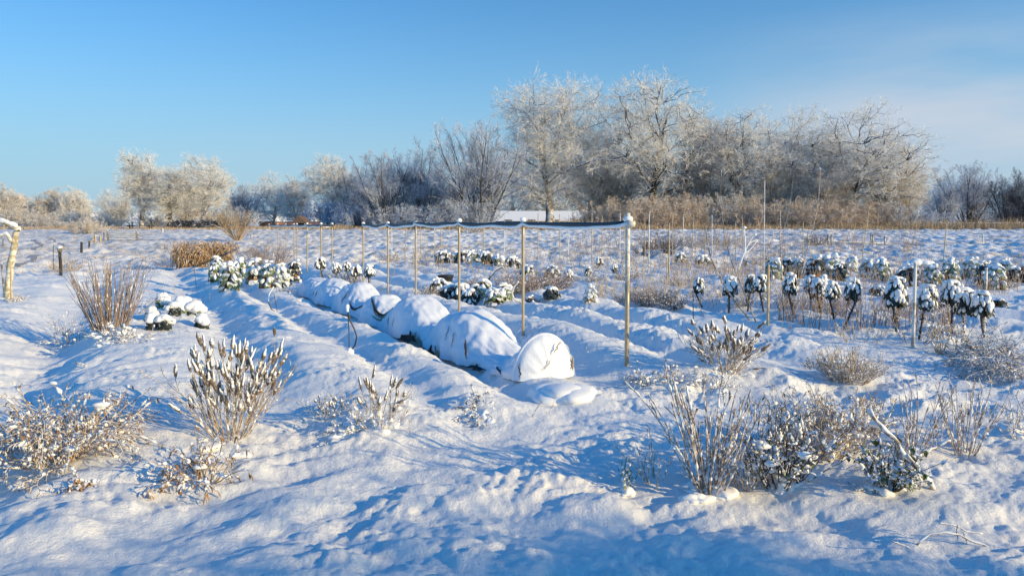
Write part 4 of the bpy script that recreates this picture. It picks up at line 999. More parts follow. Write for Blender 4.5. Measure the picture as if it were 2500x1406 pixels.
bush('frosted_twigs', 'thin frosted twigs lying on the bed below the bundle of shoots', 'plant', 225, 880, 90, 28, 7, 1.6, 3, .005, (.2, 0, -.9), 'frost_stem', (2, .007, .012), .12)
# weeds near the post
bush('dry_weeds', 'thin frosted weeds around the post with the frosty head', 'plant', 160, 668, 70, 40, 40, .9, 2, .007, (0, 0, 0), 'straw', None, .1)
bush('dry_weeds', 'grey tuft of weeds in the snow left of the tan reeds', 'plant', 405, 650, 80, 26, 46, 1.0, 2, .007, (0, 0, 0), 'stem_red', None, .12)
bush('broken_branch', 'broken pale branch lying in the snow between the track and the reeds', 'branch', 262, 632, 60, 22, 4, 1.6, 3, .02, (0, 0, -.6), 'straw', None, .12)
bush('round_shrub', 'round bare twiggy shrub standing alone in the meadow left of the hose line', 'shrub', 580, 590, 86, 74, 60, .85, 4, .020, (0, 0, .1), 'straw', None, .07, rbk=.08, ang=30, lens=(.7, 1.05))
bush('twiggy_shrub', 'brown twiggy shrub right of the snowy leaf plants on the left', 'shrub', 665, 655, 95, 62, 90, .8, 3, .006, (0, 0, 0), 'stem_red', None, .1)
bush('twiggy_shrub', 'smaller brown twiggy shrub behind the left leaf plants', 'shrub', 622, 640, 60, 45, 50, .8, 3, .006, (0, 0, 0), 'stem_red', None, .1)
def reeds(label, px, py, w, h, n=120):
    t, k = root_at('reed_clump', label, 'reeds', px, py, 'tan reed clumps'); W = w * k; Hh = h * k
    P0, D0 = fan(n, W * .32, .35); P = curves(P0, D0, Hh * rng.uniform(.45, .95, n), 7, (0, 0, 0), .06)
    m = MB(); tubes(m, P, np.full((n, 7), .006), 4); m.build('stems', 'reed', t)
    A, T = sample(P, rng.uniform(.35, 1, (n, 7))); A = A.reshape(-1, 3); D = rng.normal(size=A.shape) * [1, 1, .3] + [0, 0, .5]
    Lp = curves(A, D, rng.uniform(.2, .42, len(A)) * Hh, 6, (0, 0, -3.2), .08); m = MB(); ribbons(m, Lp, .013 * np.array([.5, 1, 1, .9, .6, .1])[None]); m.build('leaves', 'reed', t)
    m = MB(); n2 = 60; a = rng.random(n2) * 2 * PI; r_ = rng.random(n2) * W * .4; Q = np.stack([np.cos(a) * r_, np.sin(a) * r_, np.zeros(n2)], 1); Lq = curves(Q, rng.normal(size=(n2, 3)) * [1, 1, .4] + [0, 0, .7], rng.uniform(.15, .3, n2), 5, (0, 0, -1), .1)
    ribbons(m, Lq, .012 * np.ones((1, 5))); m.build('dead_leaves', 'twig_dark', t)
reeds('larger clump of tan reeds with a dark foot, left of two', 468, 660, 84, 82); reeds('smaller clump of tan reeds standing behind the snowy leaf plants', 530, 648, 70, 74)

# leafy winter vegetables
def leafplant(name, label, cat, px, py, w, h, n=46, mat='green', Ll=.20, Wl=.030, snow=.32, under='brownleaf', group=None, stemh=.0, sb=.035):
    """a stalk with rosettes of drooping leaves, each carrying its own snow"""
    t, k = root_at(name, label, cat, px, py, group); W = w * k; Hh = h * k
    m = MB(); tubes(m, lin((0, 0, -.05), (0, 0, Hh * .9), 5)[None], np.full((1, 5), .018), 6); m.build('stalk', under, t)
    q = rng.random(n) ** .8; z = Hh * (stemh + (1 - stemh) * q); a = rng.random(n) * 2 * PI; rad = W * .5 * (1 - .55 * q ** 2) 
    Ll = W * .42
    c0 = np.stack([np.cos(a) * rad * .35, np.sin(a) * rad * .35, z * .9], 1)
    D = np.stack([np.cos(a), np.sin(a), rng.uniform(.1, .9, n)], 1)
    P = curves(c0, D, Ll * rng.uniform(.8, 1.15, n), 6, (0, 0, -2.4), .05); P[..., 2] = np.maximum(P[..., 2], -.02)
    side = nrm(np.cross(D, [0, 0, 1.])); Wl = Ll * .23
    m = MB(); ribbons(m, P, Wl * np.array([.25, .8, 1.1, 1.1, .8, .15])[None], side)
    n2 = n // 2; sel = rng.permutation(n)[:n2]; m2 = MB()
    m.build('leaves', mat, t)
    dn = curves(c0[sel] * [1, 1, .55], D[sel] * [1, 1, .1], Ll * .8, 5, (0, 0, -2.6), .05); dn[..., 2] = np.maximum(dn[..., 2], -.02); ribbons(m2, dn, Wl * .8 * np.array([.3, .9, 1.1, .8, .1])[None], side[sel]); m2.build('dead_leaves', under, t)
    s = rng.random(n) < snow; ns_ = int(s.sum())
    m = MB(); tubes(m, P[s][:, 0:5] + [0, 0, Wl * .30], Wl * np.array([.35, .75, .85, .8, .3])[None] * rng.uniform(.6, 1.1, (ns_, 1)) * rng.uniform(.8, 1.2, (ns_, 5)), 6)
    blobs(m, np.stack([rng.normal(size=5) * W * .10, rng.normal(size=5) * W * .10, Hh * rng.uniform(.85, 1.0, 5)], 1), np.repeat(rng.uniform(.7, 1.2, 5)[:, None] * Wl, 3, 1) * [1.3, 1.1, .7], 2, .2)
    m.build('snow', 'snow', t)['kind'] = 'stuff'
    return t
for (x, y, w, h, mt, lab) in [(530, 690, 52, 62, 'green', 'leaf plant at the left end of the snowy row beside the reeds'), (563, 712, 66, 70, 'green', 'nearest snowy leaf plant with orange brown leaves hanging at its foot'), (588, 680, 50, 52, 'green', 'snowy leaf plant half hidden behind the one with the orange foot'),
       (622, 692, 56, 62, 'palegreen', 'snowy leaf plant with yellow green leaves in the middle of the left row'), (655, 702, 58, 66, 'green', 'snowy leaf plant with dark green inner leaves left of the twiggy shrub'), (690, 702, 56, 60, 'palegreen', 'snowy leaf plant with a brown foot near the right end of the left row'), (720, 690, 42, 52, 'kale', 'thin dark leaf plant at the right end of the left row')]:
    leafplant('sprout_plant', lab, 'vegetable plant', x, y, w, h, 60, mt, group='snowy leaf plants left of the tunnel')
def kale(label, px, ytop, ybot, ybase, w, dark='kale', name='kale_plant', cat='kale', snow=1.0):
    t, k = root_at(name, label, cat, px, ybase, 'snow laden kale plants'); D = k * F; W = w * k * 1.12
    z1 = (ybase - ytop) * k; z0 = (ybase - ybot) * k; cz_ = (z0 + z1) / 2; hr = (z1 - z0) / 2
    lx = rng.uniform(-.14, .14)
    m = MB(); tubes(m, curves(np.array([[lx, 0, -.05]]), np.array([[-lx / max(z0, .1), 0, 1.]]), z0 + hr + .05, 6, (0, 0, 0), .03), np.full((1, 6), .016), 7)
    n = 10; P = curves(np.stack([np.full(n, lx * .5), np.zeros(n), rng.uniform(.1, z0 + .05, n)], 1), rng.normal(size=(n, 3)) * [1, 1, .3], .06, 4, (0, 0, -1.5), .1); tubes(m, P, np.full((n, 4), .006), 4); m.build('stalk', 'stem_dark', t)
    n = 96; a = rng.random(n) * 2 * PI; q = rng.uniform(-.9, 1, n); rr_ = W * .5 * np.sqrt(np.maximum(1 - q * q * .8, .05))
    c0 = np.stack([np.cos(a) * rr_ * .25, np.sin(a) * rr_ * .25, cz_ + hr * q * .75 + hr * .15], 1)
    Dn = np.stack([np.cos(a), np.sin(a), rng.uniform(.2, .8, n)], 1); L_ = rr_ * rng.uniform(1.1, 1.5, n)
    P = curves(c0, Dn, L_, 7, (0, 0, -3.4), .05); P += rng.normal(size=P.shape) * .004
    side = nrm(np.cross(Dn, [0, 0, 1.])); m = MB(); ribbons(m, P, W * .095 * np.array([.3, .8, 1.1, 1.2, 1.1, .8, .2])[None] * rng.uniform(.8, 1.2, (n, 1)), side); m.build('leaves', dark, t)
    sel = c0[:, 2] > cz_ - hr * (.35 + .5 * rng.random(n)); sel &= rng.random(n) < .50 * snow; ns = int(sel.sum())
    m = MB(); tubes(m, P[sel][:, 1:6] + [0, 0, W * .03], W * .075 * np.array([.45, 1, 1.15, 1.05, .45])[None] * rng.uniform(.7, 1.25, (ns, 1)) * rng.uniform(.85, 1.2, (ns, 5)), 7)
    nb = 5; a = rng.random(nb) * 2 * PI; q = rng.uniform(.0, .9, nb); S_ = np.stack([np.cos(a) * W * .40 * np.sqrt(1 - q * q * .8), np.sin(a) * W * .40 * np.sqrt(1 - q * q * .8), cz_ + hr * q], 1); r = W * rng.uniform(.07, .13, nb)
    blobs(m, S_, np.stack([r, r, r * rng.uniform(1.0, 1.7, nb)], 1), 2, .2)
    e = rng.normal(size=3) * W * .07; blobs(m, [[e[0], e[1], z1 - W * .08], [W * .12 + e[1], e[2], z1 - W * .14]], [[W * rng.uniform(.18, .3), W * .24, W * rng.uniform(.09, .15)], [W * .17, W * .2, W * .1]], 2, .25); m.build('snow', 'snow', t)['kind'] = 'stuff'
KL = [(1705, 671, 713, 748, 26), (1780, 672, 722, 762, 36), (1828, 668, 721, 760, 27), (1856, 670, 716, 764, 32), (1927, 664, 723, 778, 34), (1975, 672, 716, 758, 28), (1996, 676, 726, 764, 34), (2007, 670, 712, 752, 26), (2030, 684, 731, 780, 32), (2079, 677, 738, 800, 40), (2183, 676, 760, 812, 52), (2258, 690, 760, 826, 44), (2318, 684, 748, 816, 48), (2351, 704, 768, 814, 52), (2394, 711, 778, 828, 46)]
KN = ['small dark kale head at the left end of the front row', 'round kale head crossed by a leaning rod, second of the front row', 'narrow kale head just left of the golden stake', 'kale head touching the golden stake on its left side', 'big kale head right of the thin whitish rod', 'kale head left of a cluster of three in the front row', 'middle kale head of the crowded cluster', 'kale head behind in the crowded cluster', 'kale head at the right of the crowded cluster',
      'single kale head between the cluster and the largest one', 'largest tallest kale head with a dark ragged foot', 'kale head just right of the thick grey stake', 'kale head on a long pale stalk, left of the touching trio', 'middle kale head of the touching trio on the right', 'kale head at the right end, touching the thick stake']
for a, l in zip(KL, KN): kale(l, a[0], a[1], a[2], a[3], a[4])
for (x, a, b, c, w, l) in [(783, 628, 656, 692, 24, 'small kale head right behind a pole left of the gap in the pipe'), (822, 636, 662, 690, 22, 'small kale head in the gap between the two stretches of pipe'), (869, 655, 683, 700, 24, 'small kale head left of the pole at the gap'), (902, 642, 674, 702, 26, 'small kale head on a pale stalk right of the pole at the gap'), (848, 640, 662, 690, 20, 'low kale head behind the frosted weeds at the gap'),
                        (1436, 645, 667, 674, 17, 'tiny green kale right of the weeds behind the pipe'), (1463, 643, 660, 670, 18, 'tiny snow topped kale left of the nearest metal pole'), (1500, 644, 662, 672, 16, 'tiny kale closest to the nearest metal pole'), (1386, 650, 676, 684, 24, 'small snowy kale at the right end of the low green row')]:
    kale(l, x, a, b, c, w)
GB = [(1890, 684, 46, 54, 'green', 'bushy green plant at the left of the back row on the right'), (1922, 680, 30, 48, 'kale', 'dark plant second in the back row'), (1946, 680, 30, 52, 'green', 'plant with a round snow hat in the back row'), (1988, 682, 46, 56, 'kale', 'dark snowy plant before the fence frame'), (2024, 682, 56, 58, 'green', 'wide green plant in the back row below the fence frame'),
      (2052, 694, 34, 54, 'kale', 'dark plant left of the pale drooping one'), (2077, 662, 30, 38, 'palegreen', 'pale green drooping plant with a pointed snow cap'), (2118, 676, 38, 42, 'palegreen', 'pale leafy plant right of the leaning bamboo'), (2150, 688, 42, 56, 'green', 'round snowy green plant between bamboo and the largest kale'), (2203, 694, 34, 40, 'kale', 'dark plant behind the largest kale head'),
      (2224, 698, 36, 50, 'kale', 'dark plant left of the big cap of snow'), (2275, 695, 44, 50, 'green', 'plant right under the big cap of snow'), (2318, 690, 40, 58, 'green', 'tall green plant under the leaning bamboo on the right'), (2372, 682, 50, 50, 'green', 'plant with the stubby snowy stake in it'), (2402, 700, 40, 58, 'kale', 'dark plant behind the thick stake on the right'), (2428, 706, 46, 62, 'green', 'dense green snowy plant near the right edge'),
      (2448, 682, 40, 48, 'green', 'feathery plant behind the dense one near the right edge'), (2472, 688, 34, 44, 'kale', 'thin dark plant second from the right edge'), (2496, 690, 34, 46, 'kale', 'dark plant cut off by the right edge')]
for (x, y, w, h, mt, l) in GB: leafplant('sprout_plant', l, 'vegetable plant', x, y, w * 1.3, h * 1.05, 60, mt, group='snowy vegetables of the back row')
t = g3(2242, 668); m = MB(); zt = at(2242, 632, t[1])[2] - t[2]; k = t[1] / F
a_ = rng.random(9) * 2 * PI; blobs(m, np.stack([np.linspace(-26, 26, 9) * k, rng.normal(size=9) * .05, zt - .10 - .10 * np.linspace(-1, 1, 9) ** 2], 1), np.stack([np.full(9, 15 * k), np.full(9, 16 * k), np.full(9, 9 * k)], 1), 3, .12)
tc_ = thing('snow_drift', 'broad rounded cap of snow lying over plants in the back row', 'snow', t); m.build('cap', 'snow', tc_)
m = MB(); P0, D0 = fan(24, 20 * k, .3); tubes(m, curves(P0, D0, zt * .8, 5, (0, 0, 0), .1), np.full((24, 5), .008), 4); m.build('stems', 'stem_dark', tc_)
LOW1 = ['far left end', 'second place from left', 'third place from left', 'middle left', 'exact middle', 'middle right', 'third place from right', 'second place from right', 'far right end']
LOW2 = ['left end', 'second place from left', 'third place from left', 'middle', 'third place from right', 'second place from right', 'right end']
for i, (x, y) in enumerate([(1080, 656), (1104, 654), (1132, 655), (1158, 660), (1186, 660), (1214, 664), (1250, 668), (1290, 672), (1348, 676)]):
    leafplant('leafy_vegetable', 'low snowy plant at the %s of the far row behind the pipe' % LOW1[i], 'vegetable plant', x, y, 50, 30 if i < 8 else 36, 44, 'green' if i % 2 else 'kale', group='low snowy row behind the pipe')
for i, (x, y) in enumerate([(1072, 718), (1095, 722), (1122, 728), (1150, 734), (1178, 742), (1208, 738), (1232, 730)]):
    leafplant('leafy_vegetable', 'dense snowy plant at the %s of the row beside the tunnel' % LOW2[i], 'vegetable plant', x, y, 62, 38, 64, 'green' if i > 3 else 'kale', group='low snowy row beside the tunnel')
for (x, y, w, h, mt, l) in [(1300, 735, 50, 26, 'kale', 'low dark plants sunk in snow right of the second pole'), (1345, 740, 56, 26, 'kale', 'flat snowy dark plant between second and nearest pole'), (1440, 738, 40, 40, 'palegreen', 'bright yellow green plant wilted under snow left of the nearest pole'), (1662, 645, 40, 26, 'green', 'small green plant far back among the stakes'), (1715, 650, 46, 22, 'kale', 'low dark plant far back between two stakes'),
                            (1820, 652, 14, 20, 'kale', 'tiny dark snow topped plant beside the antler shaped branch'), (2140, 718, 50, 20, 'kale', 'flat snowy plant left of the largest kale head'), (2440, 748, 44, 20, 'kale', 'flat plant under snow at the right beyond the last kale')]:
    leafplant('leafy_vegetable', l, 'vegetable plant', x, y, w, h, 34, mt)
# round snow covered cabbages
for (x, y0, y1, w, mt, l) in [(396, 716, 754, 40, 'green', 'snow capped cabbage at the back left of the group'), (447, 724, 762, 50, 'green', 'snow capped cabbage at the back middle of the group'), (372, 744, 782, 36, 'green', 'cabbage at the left edge of the group next to the shoots'), (425, 740, 776, 36, 'kale', 'small conical snow covered cabbage in the centre of the group'),
                          (372, 762, 804, 38, 'kale', 'dark spotted cabbage front left of the group'), (403, 768, 804, 44, 'kale', 'almost wholly snowed in cabbage front middle of the group'), (479, 738, 782, 52, 'green', 'largest cabbage with green leaves open on its left'), (494, 764, 802, 42, 'kale', 'cabbage at the front right end of the group')]:
    t, k = root_at('cabbage', l, 'cabbage', x, y1, 'snow covered cabbages'); W = w * k; Hh = (y1 - y0) * k
    n = 46; a = rng.random(n) * 2 * PI; q = rng.random(n); D = np.stack([np.cos(a), np.sin(a), rng.uniform(.3, 1, n)], 1); c0 = np.stack([np.cos(a) * W * .12, np.sin(a) * W * .12, Hh * (.15 + .6 * q)], 1)
    P = curves(c0, D, W * .42 * rng.uniform(.8, 1.1, n), 6, (0, 0, -2.2), .05); P[..., 2] = np.maximum(P[..., 2], 0); m = MB(); ribbons(m, P, W * .12 * np.array([.3, .8, 1.1, 1.2, .9, .3])[None], nrm(np.cross(D, [0, 0, 1.]))); m.build('leaves', mt, t)
    n = 7; a = rng.random(n) * 2 * PI; r_ = np.sqrt(rng.random(n)) * W * .34; S_ = np.stack([np.cos(a) * r_, np.sin(a) * r_, Hh * (.86 - .6 * (r_ / (W * .5)) ** 1.3)], 1); r = W * rng.uniform(.18, .28, n)
    S_ = np.concatenate([S_, [[0, 0, Hh * .82]]]); rr_ = np.concatenate([np.stack([r * 1.2, r * 1.1, r * .85], 1), [[W * .30, W * .28, Hh * .2]]])
    m = MB(); blobs(m, S_, rr_, 3, .08); m.build('snow', 'snow', t)['kind'] = 'stuff'

# frosted weeds in the middle distance
for (x, y, w, h, n, mt, l) in [(845, 700, 95, 55, 90, 'frost_stem', 'frosted weed clump at the gap between the two stretches of pipe'), (905, 725, 60, 30, 40, 'straw', 'straw coloured tuft just behind the tunnel'), (950, 640, 60, 30, 30, 'frost_stem', 'pale weeds with drooping heads behind the pole at the gap'), (1040, 718, 60, 32, 40, 'stem', 'snow bent stalks right of the fourth pole'), (1020, 658, 46, 26, 30, 'frost_stem', 'low pale weeds behind the fourth pole'),
      (1270, 712, 110, 66, 110, 'stem_red', 'dense reddish weed thicket around the second pole, left part'), (1345, 705, 120, 55, 110, 'stem_red', 'dense reddish weed thicket right of the second pole'), (1165, 695, 60, 28, 36, 'stem_red', 'thin weeds left of the arched hose'), (1450, 690, 100, 26, 60, 'frost_stem', 'arched pale grass bent to the right before the nearest pole'), (1535, 684, 90, 28, 60, 'stem_red', 'weeds right behind the nearest pole'),
      (1595, 745, 110, 55, 130, 'stem_red', 'dark purple brown weed thicket right of the nearest pole'), (1640, 752, 70, 50, 60, 'stem_dark', 'darkest tangle at the right of the purple brown thicket'), (1650, 700, 60, 40, 50, 'frost_stem', 'pale round weed clump above the purple brown thicket'), (1530, 735, 70, 40, 60, 'stem', 'greyish stalks directly right of the nearest pole'), (1810, 748, 40, 36, 40, 'frost_stem', 'pale weed clump under the kale crossed by rods'),
      (1570, 628, 22, 62, 24, 'stem_dark', 'tall drooping dark seed plant behind the nearest pole'), (1632, 625, 30, 68, 34, 'stem_dark', 'tall drooping dark seed plant left of two stakes'), (1600, 608, 70, 40, 60, 'stem_red', 'faint purple weeds before the rusty bramble bush'), (1690, 608, 80, 44, 60, 'frost_stem', 'faint pale weeds below the ivy clad oak'), (1760, 600, 80, 40, 60, 'frost_stem', 'frosty weeds in front of the bramble bush right of the ivy clad trunk'),
      (1860, 650, 50, 40, 50, 'stem', 'brown weeds left of the bushy green plant'), (1900, 640, 90, 46, 60, 'frost_stem', 'frosted weeds behind the green plants below the pale rods'), (1990, 600, 50, 36, 36, 'stem_dark', 'small dark weeds by the left end of the fence frame'), (2450, 700, 60, 32, 46, 'stem', 'reddish weed tuft near the right edge'), (1150, 570, 90, 26, 40, 'stem', 'brown tuft at the edge of the meadow below the shaded trees'), (695, 722, 40, 18, 24, 'stem_dark', 'dark twiggy tuft lying in the furrow left of the tunnel')]:
    bush('weed_clump', l, 'weeds', x, y, w, h, int(n * 1.3), 1.0, 3, .0046 * max(1, G(x, y)[1] / 14), (0, 0, -.25), mt, (1, .007, .016) if y > 660 else None, .12, group='frosted weed clumps', lens=(.35, 1.0))
# antler-like white branch
b = g3(1803, 662); t = thing('frosted_branch', 'white antler shaped branch standing in the far beds', 'branch', b); m = MB()
for pts in ([(1803, 662), (1812, 630), (1825, 600), (1838, 578), (1845, 572)], [(1806, 650), (1815, 622), (1828, 612), (1840, 600), (1850, 586)], [(1818, 615), (1820, 590), (1817, 565), (1818, 556)], [(1825, 600), (1835, 590), (1848, 586)], [(1800, 660), (1808, 640), (1816, 618)]):
    P = np.array([at(*p, b[1]) - b for p in pts]); P = np.stack([np.interp(np.linspace(0, len(P) - 1, 12), range(len(P)), P[:, k]) for k in range(3)], 1); tubes(m, P[None], np.linspace(.022, .014, 12)[None], 6, True)
m.build('limbs', 'snow', t)
m = MB(); blobs(m, [at(1818, 556, b[1]) - b, at(1843, 573, b[1]) - b], [[.06] * 3, [.06, .05, .04]]); m.build('snow', 'snow', t)

# dry stubble and frosted stalks between the beds (nobody could count them)
def stubble(label, poly, n, L0, L1, r, mat):
    mb = MB(); x0, x1, y0, y1 = poly; px = rng.uniform(x0, x1, n); py = rng.uniform(y0, y1, n)
    B = np.array([G(a, b_) for a, b_ in zip(px, py)]); k = noise(B[:, 0] * 1.6, B[:, 1] * 1.6, 91) > -.15; B = B[k]; n = len(B)
    P0 = np.stack([B[:, 0], B[:, 1], H(B[:, 0], B[:, 1]) - .02], 1)
    P = curves(P0, np.stack([rng.normal(size=n) * .22, rng.normal(size=n) * .22, np.ones(n)], 1), rng.uniform(L0, L1, n), 5, (0, 0, 0), .08)
    rr = taper(np.full(n, r), np.full(n, r * .5), 5); tubes(mb, P, rr, 3)
    Q, r2 = branch(P, rr, 2, .4, 1, R(30), .4, 3, .1, (0, 0, 0), .7, None, .1, r * .4); ribbons(mb, Q, r2)
    tag(mb.build('dry_stalks', mat), label, 'stalks', kind='stuff')
stubble('thin reddish dry stalks standing in the snow below the kale', (1900, 2330, 765, 832), 900, .18, .55, .0052, 'stem_red')
stubble('dense frosted grey stalks along the bed right of the nearest pole', (1440, 1920, 712, 776), 950, .15, .42, .0048, 'stem')
stubble('sparse pale stalks in the far beds behind the pipe', (1000, 2000, 600, 690), 1700, .15, .6, .0075, 'frost_stem')
stubble('sparse grass tips on the left side of the snowy beds', (0, 520, 600, 690), 220, .08, .25, .005, 'straw')

# foreground right
bush('hyssop_plant', 'bushy plant with snow tipped spikes right of the nearest metal pole', 'plant', 1770, 905, 175, 120, 50, .85, 4, .0045, (0, 0, 0), 'stem', (2, .010, .02), .09, heads=(70, .09, .016, 'spike'), rbk=.15, cln=4)
bush('snowy_tuft', 'small dark tuft under snow just right of the foot of the nearest pole', 'plant', 1582, 930, 70, 60, 22, .8, 3, .0035, (0, 0, -.6), 'stem_dark', (3, .010, .02), .14, cln=4)
bush('snowy_tuft', 'snow buried clump between the small dark tuft and the spiked plant', 'plant', 1665, 945, 90, 70, 26, .9, 3, .0035, (0, 0, -.5), 'stem', (3, .012, .024), .14, cln=10)
bush('snowy_tuft', 'snow buried clump directly below the spiked plant', 'plant', 1735, 950, 90, 70, 24, .9, 3, .0035, (0, 0, -.8), 'frost_stem', (3, .012, .026), .14, cln=10)
bush('mound_shrub', 'dense rounded little shrub alone on the right side', 'shrub', 2075, 928, 150, 92, 130, 1.0, 4, .004, (0, 0, 0), 'stem', (1, .008, .016), .08, rbk=.26, lens=(.55, .95))
bush('mound_shrub', 'tiny dark shrub on the left side of the dense rounded one', 'shrub', 1993, 895, 50, 32, 20, .9, 3, .004, (0, 0, 0), 'stem_dark', (1, .006, .012), .1)
bush('vine_tangle', 'large pale tangle of bent vines at the right edge', 'shrub', 2455, 900, 190, 130, 90, 1.2, 5, .0065, (0, 0, -1.3), 'frost_stem', (1, .010, .02), .26, cln=5, leaves=None)
bush('vine_tangle', 'dark part of the tangle behind the pale vines at the right edge', 'shrub', 2400, 870, 110, 75, 60, 1.0, 4, .005, (0, 0, -.9), 'stem_dark', (1, .010, .02), .2)
bush('rosette_weed', 'dark rosette with bare stalks and snow balls on their tips below the kale', 'plant', 2296, 865, 110, 130, 12, .75, 1, .006, (0, 0, 0), 'stem', (1, .014, .03), .05, twig=False, rbk=.05, cln=5, leaves=(2, .08, .012, 'stem_dark'))
bush('bare_stalks', 'leaning bare twigs with snow balls left of the dark rosette', 'plant', 2240, 835, 120, 80, 12, 1.0, 3, .006, (0, 0, 0), 'stem_red', (1, .010, .02), .07, lean=.3)
bush('bare_stalks', 'leaning bare twigs with snow balls right of the dark rosette', 'plant', 2345, 850, 100, 90, 12, .9, 3, .006, (0, 0, 0), 'stem', (2, .012, .024), .08, lean=-.2)
bush('bare_stalks', 'thin dark stalks standing before the middle of the kale row', 'plant', 2105, 838, 120, 70, 12, .9, 3, .0055, (0, 0, 0), 'stem', (1, .006, .012), .07)
# the group of frosted stems right of the middle
bush('tall_stalks', 'tall fan of long frosted stems in the right foreground', 'plant', 1735, 1192, 230, 290, 36, .55, 2, .0070, (0, 0, .1), 'frost_stem', (3, .009, .016), .05, rbk=.16, ang=18, lens=(.5, 1.08), cln=6)
bush('tall_stalks', 'small frosted twigs with a dark leaning stick left of the tall fan', 'plant', 1605, 1180, 80, 130, 8, .6, 2, .0045, (0, 0, 0), 'stem', (3, .006, .012), .08, twig=False)
bush('leafy_stub', 'narrow green plant packed with snow standing alone in the right foreground', 'plant', 1531, 1195, 34, 92, 7, .25, 2, .004, (0, 0, 0), 'green', (4, .010, .020), .08, leaves=(2, .04, .012, 'green'), twig=False, cln=4)
bush('leafy_shrub', 'dense shrub with dark green leaves and snow balls right of the tall fan', 'shrub', 1905, 1175, 180, 180, 50, .65, 4, .0048, (0, 0, -.2), 'stem_dark', (2, .014, .030), .12, leaves=(1, .04, .010, 'green'), cln=8)
bush('leafy_shrub', 'frosted brown shrub behind the dense one with the dark leaves', 'shrub', 1985, 1110, 200, 160, 70, .7, 4, .0048, (0, 0, -.2), 'stem', (2, .012, .026), .12, leaves=(1, .04, .006, 'straw'))
bush('leafy_shrub', 'upright warm brown shrub at the right of the foreground group', 'shrub', 2060, 1085, 130, 135, 60, .55, 4, .0048, (0, 0, -.1), 'stem', (2, .012, .026), .12, leaves=(1, .035, .006, 'straw'))
bush('leafy_shrub', 'low twiggy dark plant between the tall fan and the dense shrub', 'shrub', 1830, 1185, 100, 120, 26, .6, 3, .0038, (0, 0, -.2), 'stem', (2, .008, .016), .12)
bush('evergreen_plant', 'green leafed plant under the snow covered leaning branch on the right', 'plant', 2165, 1185, 90, 130, 40, .6, 3, .004, (0, 0, -.3), 'stem_dark', (2, .010, .02), .12, leaves=(2, .045, .013, 'green'), cln=6)
bush('evergreen_plant', 'small dark stub almost buried left of the green leafed plant', 'plant', 2120, 1192, 50, 34, 10, 1.0, 2, .004, (0, 0, -.8), 'stem_dark', (3, .012, .02), .12, cln=3)
def limb(name, label, plist, r, cat='branch', D=None, foot=0):
    b = g3(*plist[0][foot]); t = thing(name, label, cat, b); m = MB(); ms = MB()
    for j, pts in enumerate(plist):
        dj = b[1] + (0 if j == 0 else rng.uniform(-.05, .05))
        P = np.array([at(p[0], p[1], dj) - b for p in pts]); K = 16; P = np.stack([np.interp(np.linspace(0, len(P) - 1, K), range(len(P)), P[:, k]) for k in range(3)], 1) + rng.normal(size=(K, 3)) * r * .28
        rj = r if j == 0 else r * .65
        tubes(m, P[None], np.linspace(rj, rj * .7, K)[None], 7, True); tubes(ms, (P + [0, -rj * .2, rj * .7])[None], (rj * .95 * np.clip(.75 + .55 * np.sin(np.arange(K) * 1.3 + j) + rng.normal(size=K) * .2, .1, 1.5))[None], 7, True)
    m.build('limb', 'frost_stem', t); ms.build('snow', 'snow', t); return t
limb('snowy_branch', 'thick snow covered branch propped over the green leafed plant on the right', [[(2280, 1195), (2240, 1150), (2210, 1115), (2180, 1070), (2150, 1040), (2122, 1005)], [(2188, 1080), (2190, 1130), (2195, 1180), (2200, 1210)], [(2215, 1110), (2240, 1140), (2246, 1180), (2246, 1205)], [(2225, 1150), (2235, 1190)], [(2210, 1110), (2260, 1100), (2320, 1075)]], .014)
limb('fallen_twig', 'bare forked twig lying on the snow in the bottom right corner', [[(2240, 1330), (2265, 1305), (2300, 1300), (2335, 1303), (2370, 1320), (2400, 1328), (2428, 1345)], [(2292, 1279), (2330, 1281), (2360, 1297), (2398, 1303)], [(2338, 1280), (2336, 1300), (2338, 1318)], [(2352, 1300), (2360, 1320), (2355, 1332)], [(2180, 1322), (2205, 1330), (2220, 1337)]], .0055)
bush('tall_stalks', 'cluster of stiff frosted stems right of the snow covered branch', 'plant', 2222, 1112, 110, 185, 16, .45, 2, .0055, (0, 0, .1), 'frost_stem', (3, .006, .012), .045, rbk=.2, ang=18)
bush('tall_stalks', 'cluster of frosted stems standing alone near the right edge', 'plant', 2350, 1100, 110, 165, 26, .45, 2, .005, (0, 0, .1), 'frost_stem', (3, .006, .012), .055, rbk=.28, ang=20, leaves=(1, .05, .006, 'straw'))
bush('tall_stalks', 'frosted plant cut off by the right edge in the foreground', 'plant', 2490, 1065, 100, 110, 22, .7, 3, .0045, (0, 0, -.1), 'frost_stem', (3, .008, .016), .1, cln=5)
bush('weed_stalk', 'loose thin twigs between the two right clusters of stems', 'plant', 2285, 1090, 100, 80, 5, .9, 3, .0035, (0, 0, 0), 'frost_stem', (2, .005, .010), .08)
